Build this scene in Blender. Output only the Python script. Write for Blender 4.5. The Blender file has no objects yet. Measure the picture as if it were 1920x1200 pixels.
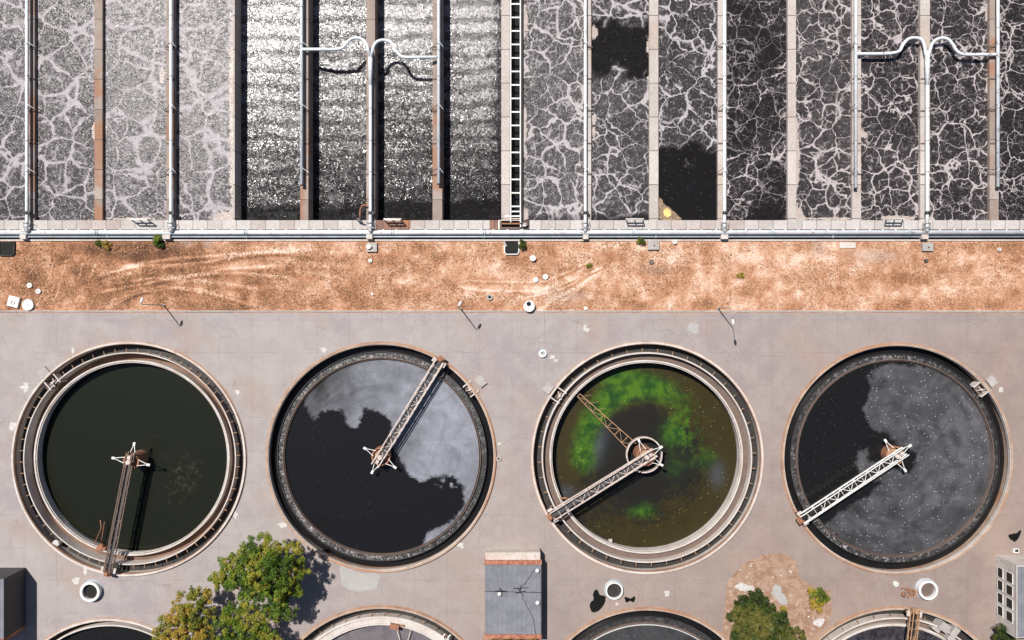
import bpy, math, random
import numpy as np
from mathutils import Vector, Matrix
rnd = random.Random(7)
rng = np.random.RandomState(11)
S = bpy.context.scene
COL = S.collection
# ------------------------------------------------------------------ camera, sky, sun
H = 140.0                                   # drone height; 1920 px = 192 m on the ground
cd = bpy.data.cameras.new('camera'); cam = bpy.data.objects.new('camera', cd); COL.objects.link(cam)
cam.location = (0, 0, H); cam.rotation_euler = (0, 0, 0)
cd.sensor_fit = 'HORIZONTAL'; cd.angle = 2*math.atan(96.0/H); cd.clip_start = 1; cd.clip_end = 6000
S.camera = cam
SUN_EL, SUN_AZ = math.radians(60), math.atan2(-0.6, 0.8)
w = bpy.data.worlds.new('World'); S.world = w; w.use_nodes = True
nt = w.node_tree; nt.nodes.clear()
sk = nt.nodes.new('ShaderNodeTexSky'); sk.sky_type = 'NISHITA'; sk.sun_disc = False
sk.sun_elevation = SUN_EL; sk.sun_rotation = SUN_AZ
bg = nt.nodes.new('ShaderNodeBackground'); bg.inputs[1].default_value = 0.05
wo = nt.nodes.new('ShaderNodeOutputWorld')
nt.links.new(sk.outputs[0], bg.inputs[0]); nt.links.new(bg.outputs[0], wo.inputs[0])
sl = bpy.data.lights.new('sun', 'SUN'); sl.energy = 4.9; sl.angle = math.radians(0.55); sl.color = (1, .955, .90)
so = bpy.data.objects.new('sun', sl); COL.objects.link(so)
sd = Vector((0.6*math.cos(SUN_EL), -0.8*math.cos(SUN_EL), -math.sin(SUN_EL)))
so.rotation_euler = sd.to_track_quat('-Z', 'Y').to_euler(); so.location = (-60, 80, 120)
S.view_settings.view_transform = 'Standard'; S.view_settings.look = 'None'
S.view_settings.exposure = 0.28; S.view_settings.gamma = 1

# ------------------------------------------------------------------ helpers
def U(px, py, z=0.0):
    s = (H-z)/H
    return Vector(((px-960)/10*s, (600-py)/10*s, z))

def tag(o, label=None, cat=None, group=None, kind=None):
    if label: o['label'] = label
    if cat: o['category'] = cat
    if group: o['group'] = group
    if kind: o['kind'] = kind
    return o

def empty(name, loc, label, cat, group=None):
    o = bpy.data.objects.new(name, None); COL.objects.link(o); o.location = loc
    o.empty_display_size = .5
    return tag(o, label, cat, group)

def wloc(o):
    v = Vector((0, 0, 0))
    while o is not None:
        v += Vector(o.location); o = o.parent
    return v

class MB:
    def __init__(s): s.v = []; s.f = []; s.sm = []
    def add(s, vs, fs, smooth=False):
        n = len(s.v); s.v += [tuple(p) for p in vs]
        s.f += [tuple(i+n for i in f) for f in fs]; s.sm += [smooth]*len(fs); return s
    def box(s, x0, x1, y0, y1, z0, z1):
        vs = [(x, y, z) for z in (z0, z1) for y in (y0, y1) for x in (x0, x1)]
        return s.add(vs, [(0,2,3,1),(4,5,7,6),(0,1,5,4),(2,6,7,3),(0,4,6,2),(1,3,7,5)])
    def obox(s, c, ang, lx, ly, z0, z1):
        ca, sa = math.cos(ang), math.sin(ang)
        vs = []
        for z in (z0, z1):
            for y in (-ly/2, ly/2):
                for x in (-lx/2, lx/2): vs.append((c[0]+x*ca-y*sa, c[1]+x*sa+y*ca, z))
        return s.add(vs, [(0,2,3,1),(4,5,7,6),(0,1,5,4),(2,6,7,3),(0,4,6,2),(1,3,7,5)])
    def beam(s, a, b, wd, ht=None):
        a = Vector(a); b = Vector(b); ht = ht or wd; d = (b-a).normalized()
        up = Vector((0,0,1)) if abs(d.z) < .95 else Vector((0,1,0))
        sx = d.cross(up).normalized()*wd/2; sz = sx.cross(d).normalized()*ht/2
        vs = []
        for p in (a, b):
            for q in (-sx-sz, sx-sz, sx+sz, -sx+sz): vs.append(p+q)
        return s.add(vs, [(3,2,1,0),(4,5,6,7),(0,1,5,4),(1,2,6,5),(2,3,7,6),(3,0,4,7)])
    def tube(s, pts, r, n=10, caps=True):
        pts = [Vector(p) for p in pts]; m = len(pts); base = len(s.v); prev = None
        rr = r if isinstance(r, (list, tuple)) else [r]*m
        for i, p in enumerate(pts):
            t = (pts[min(i+1, m-1)]-pts[max(i-1, 0)]).normalized()
            if prev is None:
                up = Vector((0,0,1)) if abs(t.z) < .9 else Vector((1,0,0)); u = t.cross(up).normalized()
            else: u = (prev - t*prev.dot(t)).normalized()
            prev = u; vv = t.cross(u)
            for k in range(n):
                a = 2*math.pi*k/n; s.v.append(tuple(p+(u*math.cos(a)+vv*math.sin(a))*rr[i]))
        for i in range(m-1):
            for k in range(n):
                a = base+i*n+k; b = base+i*n+(k+1) % n; s.f.append((a, b, b+n, a+n)); s.sm.append(True)
        if caps:
            s.f.append(tuple(base+k for k in range(n))[::-1]); s.sm.append(False)
            s.f.append(tuple(base+(m-1)*n+k for k in range(n))); s.sm.append(False)
        return s
    def ring(s, c, r0, r1, z0, z1, seg=144, a0=0, a1=2*math.pi):
        full = abs(a1-a0) > 6.28; n = seg if full else seg+1; base = len(s.v)
        for i in range(n):
            a = a0+(a1-a0)*i/seg; ca, sa = math.cos(a), math.sin(a)
            for r, z in ((r0,z0),(r1,z0),(r1,z1),(r0,z1)): s.v.append((c[0]+r*ca, c[1]+r*sa, z))
        for i in range(seg):
            j = (i+1) % n
            for k in range(4):
                k2 = (k+1) % 4
                s.f.append((base+i*4+k, base+j*4+k, base+j*4+k2, base+i*4+k2)); s.sm.append(False)
        if not full:
            s.f.append((base,base+1,base+2,base+3)); q = base+(n-1)*4; s.f.append((q+3,q+2,q+1,q)); s.sm += [False]*2
        return s
    def cyl(s, c, r, z0, z1, n=24, r1=None):
        return s.tube([(c[0],c[1],z0),(c[0],c[1],z1)], [r, r if r1 is None else r1], n)
    def dome(s, c, r, z, h, n=16, m=5):
        base = len(s.v)
        for i in range(m):
            a = math.pi/2*i/m
            for k in range(n):
                b = 2*math.pi*k/n; s.v.append((c[0]+r*math.cos(a)*math.cos(b), c[1]+r*math.cos(a)*math.sin(b), z+h*math.sin(a)))
        s.v.append((c[0], c[1], z+h)); t = len(s.v)-1
        for i in range(m-1):
            for k in range(n):
                a = base+i*n+k; b = base+i*n+(k+1) % n; s.f.append((a,b,b+n,a+n)); s.sm.append(True)
        for k in range(n):
            s.f.append((base+(m-1)*n+k, base+(m-1)*n+(k+1) % n, t)); s.sm.append(True)
        return s
    def build(s, name, mat, parent=None, label=None, cat=None, group=None, kind=None):
        me = bpy.data.meshes.new(name); off = wloc(parent) if parent is not None else Vector((0,0,0))
        if parent is None and kind != 'structure':
            vs = np.array(s.v); off = Vector((vs[:,0].mean(), vs[:,1].mean(), vs[:,2].min()))
        me.from_pydata([(p[0]-off.x, p[1]-off.y, p[2]-off.z) for p in s.v], [], s.f)
        me.polygons.foreach_set('use_smooth', s.sm)
        me.materials.append(mat); me.update()
        o = bpy.data.objects.new(name, me); COL.objects.link(o)
        if parent is not None: o.parent = parent
        else: o.location = off
        return tag(o, label, cat, group, kind)

def poly_sheet(loops, z, name, mat, kind='structure', top=None, **kw):
    """flat sheet from closed loops (first outer, others holes)"""
    cu = bpy.data.curves.new(name+'_c', 'CURVE'); cu.dimensions = '2D'; cu.fill_mode = 'BOTH'
    for lp in loops:
        sp = cu.splines.new('POLY'); sp.points.add(len(lp)-1)
        for p, q in zip(sp.points, lp): p.co = (q[0], q[1], 0, 1)
        sp.use_cyclic_u = True
    if top: cu.extrude = top
    tmp = bpy.data.objects.new('tmp', cu); COL.objects.link(tmp)
    dg = bpy.context.evaluated_depsgraph_get(); dg.update()
    me = bpy.data.meshes.new_from_object(tmp.evaluated_get(dg))
    bpy.data.objects.remove(tmp); bpy.data.curves.remove(cu)
    me.name = name; me.materials.clear(); me.materials.append(mat)
    o = bpy.data.objects.new(name, me); COL.objects.link(o); o.location.z = z
    return tag(o, kind=kind, **kw)

def circ(c, r, n=144): return [(c[0]+r*math.cos(2*math.pi*i/n), c[1]+r*math.sin(2*math.pi*i/n)) for i in range(n)]

def grid_obj(name, X, Y, z, mat, attrs, kind='structure', closed=False):
    """X,Y 2-D arrays of vertex positions"""
    n, m = X.shape; me = bpy.data.meshes.new(name)
    vs = np.stack([X, Y, np.full_like(X, 0.0)], -1).reshape(-1, 3)
    idx = np.arange(n*m).reshape(n, m)
    if closed: idx = np.concatenate([idx, idx[:, :1]], 1)
    q = np.stack([idx[:-1,:-1], idx[1:,:-1], idx[1:,1:], idx[:-1,1:]], -1).reshape(-1, 4)
    a = vs[q[0]]; nz = np.cross(a[1]-a[0], a[2]-a[1])[2]
    if nz < 0: q = q[:, ::-1]
    me.vertices.add(len(vs)); me.vertices.foreach_set('co', vs.ravel())
    me.loops.add(q.size); me.loops.foreach_set('vertex_index', np.ascontiguousarray(q).ravel())
    me.polygons.add(len(q)); me.polygons.foreach_set('loop_start', np.arange(0, q.size, 4)); 
    me.update(calc_edges=True); me.validate()
    for k, v in attrs.items():
        at = me.attributes.new(k, 'FLOAT', 'POINT'); at.data.foreach_set('value', np.ascontiguousarray(v.reshape(-1)).astype(np.float32))
    me.materials.append(mat)
    o = bpy.data.objects.new(name, me); COL.objects.link(o); o.location.z = z
    return tag(o, kind=kind)

def vnoise(x, y, seed=0):
    """value noise, numpy"""
    r = np.random.RandomState(seed).rand(256, 256)
    xi = np.floor(x).astype(int); yi = np.floor(y).astype(int); fx = x-xi; fy = y-yi
    fx = fx*fx*(3-2*fx); fy = fy*fy*(3-2*fy)
    g = lambda a, b: r[a % 256, b % 256]
    return (g(xi,yi)*(1-fx)+g(xi+1,yi)*fx)*(1-fy)+(g(xi,yi+1)*(1-fx)+g(xi+1,yi+1)*fx)*fy
def fbm(x, y, seed=0, o=4):
    t = 0; a = .5; n = 0
    for i in range(o): t = t+a*vnoise(x*2**i, y*2**i, seed+i); n += a; a *= .5
    return t/n
def blob(px, py, cx, cy, rx, ry): return np.exp(-(((px-cx)/rx)**2+((py-cy)/ry)**2))
def stroke(px, py, pts, wd):
    d = np.full(px.shape, 1e9)
    for (x0,y0),(x1,y1) in zip(pts[:-1], pts[1:]):
        dx, dy = x1-x0, y1-y0; t = np.clip(((px-x0)*dx+(py-y0)*dy)/(dx*dx+dy*dy), 0, 1)
        d = np.minimum(d, np.hypot(px-x0-t*dx, py-y0-t*dy))
    return np.exp(-(d/wd)**2)
def poly_sd(px, py, poly):
    d = np.full(px.shape, 1e9); ins = np.zeros(px.shape, bool); n = len(poly)
    for i in range(n):
        (x0,y0),(x1,y1) = poly[i], poly[(i+1) % n]
        dx, dy = x1-x0, y1-y0; t = np.clip(((px-x0)*dx+(py-y0)*dy)/(dx*dx+dy*dy), 0, 1)
        d = np.minimum(d, np.hypot(px-x0-t*dx, py-y0-t*dy))
        c = ((y0 > py) != (y1 > py)) & (px < dx*(py-y0)/(dy if dy else 1e-9)+x0); ins ^= c
    return np.where(ins, d, -d)

# ------------------------------------------------------------------ node helper
class N:
    def __init__(s, name):
        s.m = bpy.data.materials.new(name); s.m.use_nodes = True; s.t = s.m.node_tree
        s.b = s.t.nodes['Principled BSDF']; s.pos = s.new('ShaderNodeNewGeometry').outputs['Position']
    def new(s, k): return s.t.nodes.new(k)
    def set(s, sock, v):
        if isinstance(v, bpy.types.NodeSocket): s.t.links.new(v, sock)
        elif v is not None:
            if hasattr(sock.default_value, '__len__') and not hasattr(v, '__len__'): v = (v,)*len(sock.default_value)
            if hasattr(v, '__len__') and len(sock.default_value) == 4 and len(v) == 3: v = (*v, 1)
            sock.default_value = v
    def math(s, op, a, b=None, c=None, clamp=False):
        n = s.new('ShaderNodeMath'); n.operation = op; n.use_clamp = clamp
        for i, v in enumerate((a, b, c)): s.set(n.inputs[i], v)
        return n.outputs[0]
    def mr(s, v, a, b, c=0.0, d=1.0, smooth=True):
        n = s.new('ShaderNodeMapRange'); n.interpolation_type = 'SMOOTHSTEP' if smooth else 'LINEAR'
        for i, q in enumerate((v, a, b, c, d)): s.set(n.inputs[i], q)
        return n.outputs[0]
    def mix(s, f, a, b, mode='MIX'):
        n = s.new('ShaderNodeMix'); n.data_type = 'RGBA'; n.blend_type = mode
        s.set(n.inputs[0], f); s.set(n.inputs[6], a); s.set(n.inputs[7], b); return n.outputs[2]
    def noise(s, vec, sc, det=3, rough=.55, dist=0, col=False):
        n = s.new('ShaderNodeTexNoise'); s.set(n.inputs['Vector'], vec)
        for k, v in (('Scale', sc), ('Detail', det), ('Roughness', rough), ('Distortion', dist)): s.set(n.inputs[k], v)
        return n.outputs['Color' if col else 'Fac']
    def vor(s, vec, sc, feat='DISTANCE_TO_EDGE', out='Distance', rand=1):
        n = s.new('ShaderNodeTexVoronoi'); n.feature = feat; s.set(n.inputs['Vector'], vec)
        s.set(n.inputs['Scale'], sc); n.inputs['Randomness'].default_value = rand; return n.outputs[out]
    def vm(s, op, a, b=None):
        n = s.new('ShaderNodeVectorMath'); n.operation = op; s.set(n.inputs[0], a); s.set(n.inputs[1], b)
        return n.outputs[0]
    def sep(s, v):
        n = s.new('ShaderNodeSeparateXYZ'); s.set(n.inputs[0], v); return n.outputs
    def comb(s, x, y, z=0.0):
        n = s.new('ShaderNodeCombineXYZ')
        for i, v in enumerate((x, y, z)): s.set(n.inputs[i], v)
        return n.outputs[0]
    def wn(s, v):
        n = s.new('ShaderNodeTexWhiteNoise'); n.noise_dimensions = '1D'; s.set(n.inputs['W'], v); return n.outputs['Value']
    def attr(s, nm):
        n = s.new('ShaderNodeAttribute'); n.attribute_name = nm; return n.outputs['Fac']
    def warp(s, vec, sc, amp):
        c = s.noise(vec, sc, 3, .5, 0, True); c = s.vm('SUBTRACT', c, (.5,.5,.5)); c = s.vm('MULTIPLY', c, (amp,amp,amp))
        return s.vm('ADD', vec, c)
    def bump(s, h, strength=.5, dist=.1):
        n = s.new('ShaderNodeBump'); n.inputs['Strength'].default_value = strength; n.inputs['Distance'].default_value = dist
        s.set(n.inputs['Height'], h); s.t.links.new(n.outputs[0], s.b.inputs['Normal'])
    def out(s, col, rough=.8, metal=0, spec=None):
        s.set(s.b.inputs['Base Color'], col); s.set(s.b.inputs['Roughness'], rough); s.set(s.b.inputs['Metallic'], metal)
        if spec is not None: s.set(s.b.inputs['Specular IOR Level'], spec)
        return s.m

def simple(name, a, b=None, sc=1.5, rough=.7, metal=0, bump=.15, dirt=None, spec=None):
    n = N(name); f = n.mr(n.noise(n.pos, sc, 5, .65), .35, .68)
    c = n.mix(f, a, b or tuple(x*.75 for x in a))
    if dirt:
        d = n.mr(n.noise(n.pos, sc*2.3, 6, .7, .4), .56, .66); c = n.mix(d, c, dirt)
    n.bump(n.noise(n.pos, sc*6, 3), bump, .03)
    return n.out(c, rough, metal, spec)

def concrete(name, a, b, axis=None, step=4.2, dark=(.07,.06,.055), rust=None, amt=.5, edge=None):
    """concrete with slab-to-slab variation, joints, stains"""
    n = N(name); p = n.sep(n.pos)
    st = n.mr(n.noise(n.pos, .35, 5, .65), .35, .7)
    fine = n.noise(n.pos, 3.5, 5, .7)
    if axis is not None:
        t = n.math('DIVIDE', p[axis], step); fl = n.math('FLOOR', t); fr = n.math('FRACT', t)
        r = n.wn(fl); f = n.math('ADD', n.math('MULTIPLY', r, .75), n.math('MULTIPLY', st, .35), clamp=True)
    else: f = st
    c = n.mix(f, a, b)
    if rust is not None:
        rm = n.mr(n.noise(n.vm('ADD', n.pos, (31.,7.,3.)), .09, 3, .6), .52, .62)
        c = n.mix(n.math('MULTIPLY', rm, amt), c, rust)
    c = n.mix(n.mr(fine, .3, .75), n.mix(.35, c, (.12,.1,.09)), c)
    sp = n.mr(n.noise(n.pos, 1.1, 7, .75), .60, .70); c = n.mix(n.math('MULTIPLY', sp, .55), c, dark)
    if axis is not None:
        j = n.math('LESS_THAN', n.math('ABSOLUTE', n.math('SUBTRACT', fr, .5)), .5-.06/step)
        c = n.mix(n.math('SUBTRACT', 1.0, j), c, dark)
    n.bump(fine, .25, .03)
    return n.out(c, .9)

# ------------------------------------------------------------------ materials
M = {}
M['wall'] = concrete('basin_concrete', (.43,.36,.32), (.27,.20,.165), 1, 5.6, rust=(.34,.15,.07), amt=.75)
M['wall_pale'] = concrete('basin_concrete_pale', (.60,.545,.51), (.45,.40,.365), 1, 6.3, rust=(.36,.20,.12), amt=.25)
M['walk'] = concrete('walkway_concrete', (.60,.565,.54), (.45,.41,.385), 0, 2.7, dark=(.2,.17,.155), rust=(.36,.2,.14), amt=.25)
M['walk_rust'] = concrete('rust_stained_concrete', (.30,.15,.10), (.22,.11,.08), 0, 1.6, rust=(.5,.2,.06), amt=.6)
M['plain'] = concrete('plain_concrete', (.46,.43,.41), (.38,.34,.32))
M['rim_tan'] = concrete('tan_concrete', (.50,.36,.27), (.36,.22,.15), dark=(.10,.06,.05), rust=(.42,.19,.09), amt=.6)
M['rim_white'] = concrete('white_concrete', (.68,.63,.59), (.55,.48,.43), rust=(.5,.36,.28), amt=.4)
M['orange_conc'] = concrete('orange_concrete', (.45,.26,.165), (.30,.16,.10), dark=(.07,.04,.03))
M['launder_orange'] = concrete('stained_orange_ledge', (.24,.135,.085), (.13,.075,.05), dark=(.04,.025,.02))  # orange concrete darkened evenly, the ledge's shade put into the colour
M['launder_brown'] = concrete('brown_wet_concrete', (.12,.085,.07), (.18,.12,.095), dark=(.05,.035,.03))
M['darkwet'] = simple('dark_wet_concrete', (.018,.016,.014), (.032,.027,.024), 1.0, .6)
M['pipe'] = simple('pale_painted_pipe', (.70,.73,.76), (.58,.61,.64), .5, .38, 0, .05, dirt=(.36,.33,.31))
M['pipe_blue'] = simple('blue_grey_pipe', (.36,.42,.48), (.27,.32,.38), .5, .4, 0, .05, dirt=(.3,.25,.22))
M['steel'] = simple('galvanised_steel', (.42,.42,.42), (.28,.27,.26), 2, .45, .5)
M['white'] = simple('white_paint', (.74,.73,.71), (.62,.60,.57), 1.2, .5, 0, .08)
M['darkmetal'] = simple('dark_metal', (.035,.035,.04), (.06,.055,.05), 2, .5, .4)
M['rust'] = simple('rusty_steel', (.34,.15,.08), (.20,.085,.05), 2.5, .85, 0, .4, dirt=(.45,.28,.18))
M['bridge'] = simple('weathered_bridge_steel', (.60,.53,.49), (.40,.31,.27), 2.0, .6, 0, .2, dirt=(.24,.12,.08))
M['grating'] = simple('dark_grating', (.045,.045,.05), (.09,.08,.08), 6, .7, .2, .4)
M['black'] = simple('black_void', (.006,.006,.006), (.01,.01,.009), 1, .9)
M['ochre_steel'] = simple('ochre_steel', (.42,.25,.14), (.26,.15,.09), 2.5, .8, 0, .3)

# aerated water: foam network over dark water
def foam_water(name, scale=.25, low=False, dark=(.010,.009,.0095), foam=(.50,.455,.475), seed=0.0):
    n = N(name); base = n.vm('ADD', n.pos, (seed*17.3, seed*5.1, 0.))
    cov = n.attr('cover'); calm = n.attr('calm'); tanm = n.attr('scum')
    wp = n.warp(n.warp(base, .35, 2.4), 1.3, .55)
    d1 = n.vor(wp, scale); d2 = n.vor(n.warp(base, .8, 1.3), scale*2.3); d3 = n.vor(n.warp(base, 1.6, .7), scale*5.5)
    thick = n.math('MULTIPLY', n.mr(n.noise(base, .22, 3, .6), .3, .72, .3, 1.7), n.mr(n.noise(n.vm('ADD', base, (5.,77.,0.)), .085, 3, .6), .36, .56, .28, 1.15))
    w1 = n.math('MULTIPLY', thick, n.math('MULTIPLY_ADD', cov, .075, .022))
    l1 = n.mr(n.math('DIVIDE', d1, w1), .35, 1.25, 1., 0.)
    # broken finer veins
    br = n.mr(n.noise(base, .45, 4, .6, .6), .42, .60)
    w2 = n.math('MULTIPLY', n.math('MULTIPLY_ADD', cov, .10, .045), thick)
    l2 = n.math('MULTIPLY', n.mr(n.math('DIVIDE', d2, w2), .25, 1.2, 1., 0.), br)
    w3 = n.math('MULTIPLY_ADD', cov, .12, .05)
    l3 = n.math('MULTIPLY', n.mr(n.math('DIVIDE', d3, w3), .2, 1.3, 1., 0.), n.mr(n.noise(base, .8, 4, .65, .4), .44, .66))
    # swirly crinkles inside the boils
    cr = n.noise(n.warp(base, .9, 1.8), 2.3, 6, .72, 1.6)
    ridge = n.math('SUBTRACT', 1.0, n.math('MULTIPLY', n.math('ABSOLUTE', n.math('SUBTRACT', cr, .5)), 9.0), clamp=True)
    th = n.math('MULTIPLY_ADD', cov, -.24, .66)
    fill = n.mr(n.noise(n.warp(base, .5, 1.6), 1.25, 5, .66, 2.2), n.math('SUBTRACT', th, .02), n.math('ADD', th, .07))
    fill = n.math('MULTIPLY', fill, n.mr(cov, .05, .6, .04, .85))
    rd = n.math('MULTIPLY', ridge, n.mr(cov, 0.0, .8, .03, .75))
    f = n.math('MAXIMUM', l1, n.math('MULTIPLY', l2, .78))
    f = n.math('MAXIMUM', f, n.math('MULTIPLY', l3, n.mr(cov, 0., .6, .42, .55)))
    sw = n.noise(n.warp(base, .55, 2.6), 1.15, 5, .66, 2.2)
    r2 = n.math('SUBTRACT', 1.0, n.math('MULTIPLY', n.math('ABSOLUTE', n.math('SUBTRACT', sw, .5)), 13.0), clamp=True)
    rd = n.math('MAXIMUM', rd, n.math('MULTIPLY', r2, n.mr(cov, 0.0, .7, .13, .95)))
    haze = n.math('MULTIPLY', n.mr(n.noise(n.warp(base, .3, 2.5), .5, 6, .75, .8), .30, .62), n.mr(cov, .4, .95, 0., .36))
    rd = n.math('MAXIMUM', rd, haze)
    tot = n.math('MAXIMUM', n.math('MULTIPLY', fill, .75), n.math('MULTIPLY', rd, .62))
    mod = n.mr(n.noise(n.warp(base, .9, 1.4), 1.5, 4, .62, 2.0), .38, .54, n.mr(cov, 0., .8, .8, .18), 1.)
    f = n.math('MAXIMUM', n.math('MULTIPLY', f, n.mr(mod, 0., 1., .75, 1.)), n.math('MULTIPLY', n.math('MULTIPLY', tot, .78), mod))
    f = n.math('ADD', f, 0., clamp=True)
    if low:
        rows = n.sep(n.warp(n.warp(base, .16, 3.4), .8, 1.9))[1]
        sn = n.math('SINE', n.math('MULTIPLY', rows, 2*math.pi/3.25))
        rowm = n.mr(sn, -1.0, .5, .42, 1.)
        chop = n.mr(n.noise(n.warp(base, .9, 1.4), 2.6, 8, .78, 1.4), n.math('MULTIPLY_ADD', cov, -.22, .66), n.math('MULTIPLY_ADD', cov, -.22, .76))
        f = n.math('MULTIPLY', n.math('ADD', n.math('MULTIPLY', l2, .16), n.math('MULTIPLY', chop, .9), clamp=True), rowm)
        f = n.math('ADD', f, n.math('MULTIPLY', n.math('MULTIPLY', l1, .22), n.math('MULTIPLY', br, n.mr(cov, .7, .3))), clamp=True)
    f = n.math('MULTIPLY', f, n.math('SUBTRACT', 1.0, calm, clamp=True), clamp=True)
    # lone white specks, sparkle of the calm water painted into the colour
    s = n.vor(base, 2.6, 'F1'); sel = n.mr(n.noise(base, 1.2, 2), .52, .60)
    sp = n.math('MULTIPLY', n.mr(s, .14, .07, 0., 1.), sel)
    f = n.math('MAXIMUM', f, n.math('MULTIPLY', sp, .8))
    tint = n.mix(n.noise(base, .15, 2), tuple(x*.88 for x in foam), tuple(min(1, x*1.1) for x in foam))
    c = n.mix(f, dark, tint)
    # tan scum collected along the edges
    sm = n.mr(n.math('ADD', tanm, n.math('MULTIPLY', n.math('SUBTRACT', n.noise(n.warp(base, .8, 1.5), .8, 5, .7, .8), .5), 1.5)), .50, .56)
    c = n.mix(sm, c, n.mix(n.noise(base, 1.8, 5), (.33,.27,.24), (.48,.42,.385)))
    rg = n.mr(f, 0., .8, .30, .42)
    hole = n.mr(n.noise(n.warp(base, 1.1, 1.5), 1.5 if low else 1.05, 6, .70, 1.5), n.math('MULTIPLY_ADD', cov, -.30 if low else -.12, .69 if low else .50), n.math('MULTIPLY_ADD', cov, -.30 if low else -.12, .75 if low else .56))
    if low: hole = n.math('MULTIPLY', hole, n.mr(rowm, .42, .8, .42, 1.))
    live = n.math('SUBTRACT', 1.0, n.math('MULTIPLY', calm, .9))
    if low:
        hb = n.math('ADD', n.math('MULTIPLY', n.noise(n.warp(base, .9, 1.3), 1.9, 3, .55, 1.2), .72), n.math('MULTIPLY', n.noise(n.warp(base, 1.5, .5), 4.4, 2), .16))
        hb = n.math('ADD', hb, n.math('MULTIPLY', rowm, .09)); rg = n.mr(f, 0., .8, .15, .34)
    else:
        hb = n.math('ADD', n.noise(n.warp(base, .9, 1.2), 1.3, 3, .6, 1.), n.math('MULTIPLY', n.noise(n.warp(base, 1.5, .5), 3.6, 2), .3))
        rg = n.mr(f, 0., .8, .24 if name.endswith('left') else .18, .42)
    n.bump(n.math('MULTIPLY', hb, live), 1.0, .175 if low else .13 if name.endswith('left') else .09)
    sp_lv = n.math('MULTIPLY_ADD', hole, .95 if low else .28 if name.endswith('left') else .25, .06)
    return n.out(c, rg, 0, sp_lv)

def pool_mat(name, dark, scum, speck=(.55,.56,.58), rough=.25, speckamt=.62, variation=.35):
    n = N(name); a = n.attr('scum'); base = n.pos
    rag = n.math('SUBTRACT', n.noise(n.warp(base, .4, 1.5), .9, 7, .7, .5), .5)
    e = n.math('ADD', a, n.math('MULTIPLY', rag, .85))
    m = n.mr(e, .38, .68)
    tone = n.mr(n.noise(n.warp(base, .12, 5.), .22, 7, .66, 1.0), .25, .75, 1-variation, 1+variation*.6)
    grain = n.mr(n.noise(base, 6., 4, .8), .3, .7, .84, 1.16)
    sc = n.mix(1.0, scum, n.comb(n.math('MULTIPLY', tone, grain), n.math('MULTIPLY', tone, grain), n.math('MULTIPLY', tone, grain)), 'MULTIPLY')
    tn = n.math('ADD', n.attr('tone'), 1.0); sc = n.mix(1.0, sc, n.comb(tn, tn, tn), 'MULTIPLY'); c = n.mix(m, dark, sc)
    v = n.vor(base, 1.7, 'F1'); sel = n.mr(n.noise(base, .5, 4, .7), speckamt-.06, speckamt+.03)
    sp = n.math('MULTIPLY', n.math('MULTIPLY', n.mr(v, .16, .07, 0., 1.), sel), n.mr(a, .3, .6, .12, 1.))
    c = n.mix(sp, c, speck)
    n.bump(n.noise(base, 3, 4), .06, .02)
    return n.out(c, n.mr(m, 0, 1, rough, .6), 0, .35)

M['foamring'] = (lambda n: (n.bump(n.noise(n.pos, 3, 5), .4, .05), n.out(
    n.mix(n.math('MULTIPLY', n.mr(n.noise(n.warp(n.pos, 1.2, 1.2), 1.6, 8, .76, 1.2), .50, .62),
                 n.mr(n.attr('scum'), 0, 1, .12, 1.)), n.mix(n.noise(n.pos, .8, 4), (.008,.008,.009), (.045,.042,.04)), (.46,.44,.44)), .45, 0, .4))[1])(N('launder_foam'))
M['blackwater'] = simple('black_channel_water', (.008,.008,.009), (.012,.011,.011), .4, .2, 0, .05, spec=.3)

# dry grass / soil
def soil_mat(name='dry_grass_soil'):
    n = N(name); t = n.attr('tone'); g = n.attr('green'); gr = n.attr('grey'); p = n.pos
    st = n.vm('MULTIPLY', n.warp(p, .5, 1.0), (1., 1., 1.))
    f1 = n.noise(st, 3.4, 8, .85, .6); f2 = n.noise(n.warp(p, .25, 3.), .75, 8, .78, .9)
    f3 = n.noise(n.vm('MULTIPLY', p, (1.3,.8,1.)), 6., 4, .8, .3)
    v = n.math('ADD', t, n.math('MULTIPLY', n.math('SUBTRACT', f1, .5), 2.1))
    v = n.math('ADD', v, n.math('MULTIPLY', n.math('SUBTRACT', f2, .5), .95))
    v = n.math('ADD', v, n.math('MULTIPLY', n.math('SUBTRACT', f3, .5), 1.0))
    r = n.new('ShaderNodeValToRGB'); n.set(r.inputs[0], v); e = r.color_ramp.elements
    e[0].position = .05; e[0].color = (.075,.034,.019,1); e[1].position = .97; e[1].color = (.74,.56,.44,1)
    for ps, cc in ((.28,(.20,.092,.043,1)), (.47,(.37,.170,.088,1)), (.64,(.50,.265,.155,1)), (.80,(.56,.345,.235,1))):
        k = e.new(ps); k.color = cc
    c = n.mix(n.math('MULTIPLY', gr, .75), r.outputs[0], n.mix(f1, (.26,.21,.18), (.5,.42,.36)))
    gm = n.mr(n.math('ADD', g, n.math('MULTIPLY', n.math('SUBTRACT', f1, .5), .9)), .4, .6)
    c = n.mix(gm, c, n.mix(f3, (.05,.06,.01), (.20,.18,.03)))
    n.bump(n.math('ADD', f1, f3), .8, .12)
    return n.out(c, .95)
M['soil'] = soil_mat()

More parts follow.
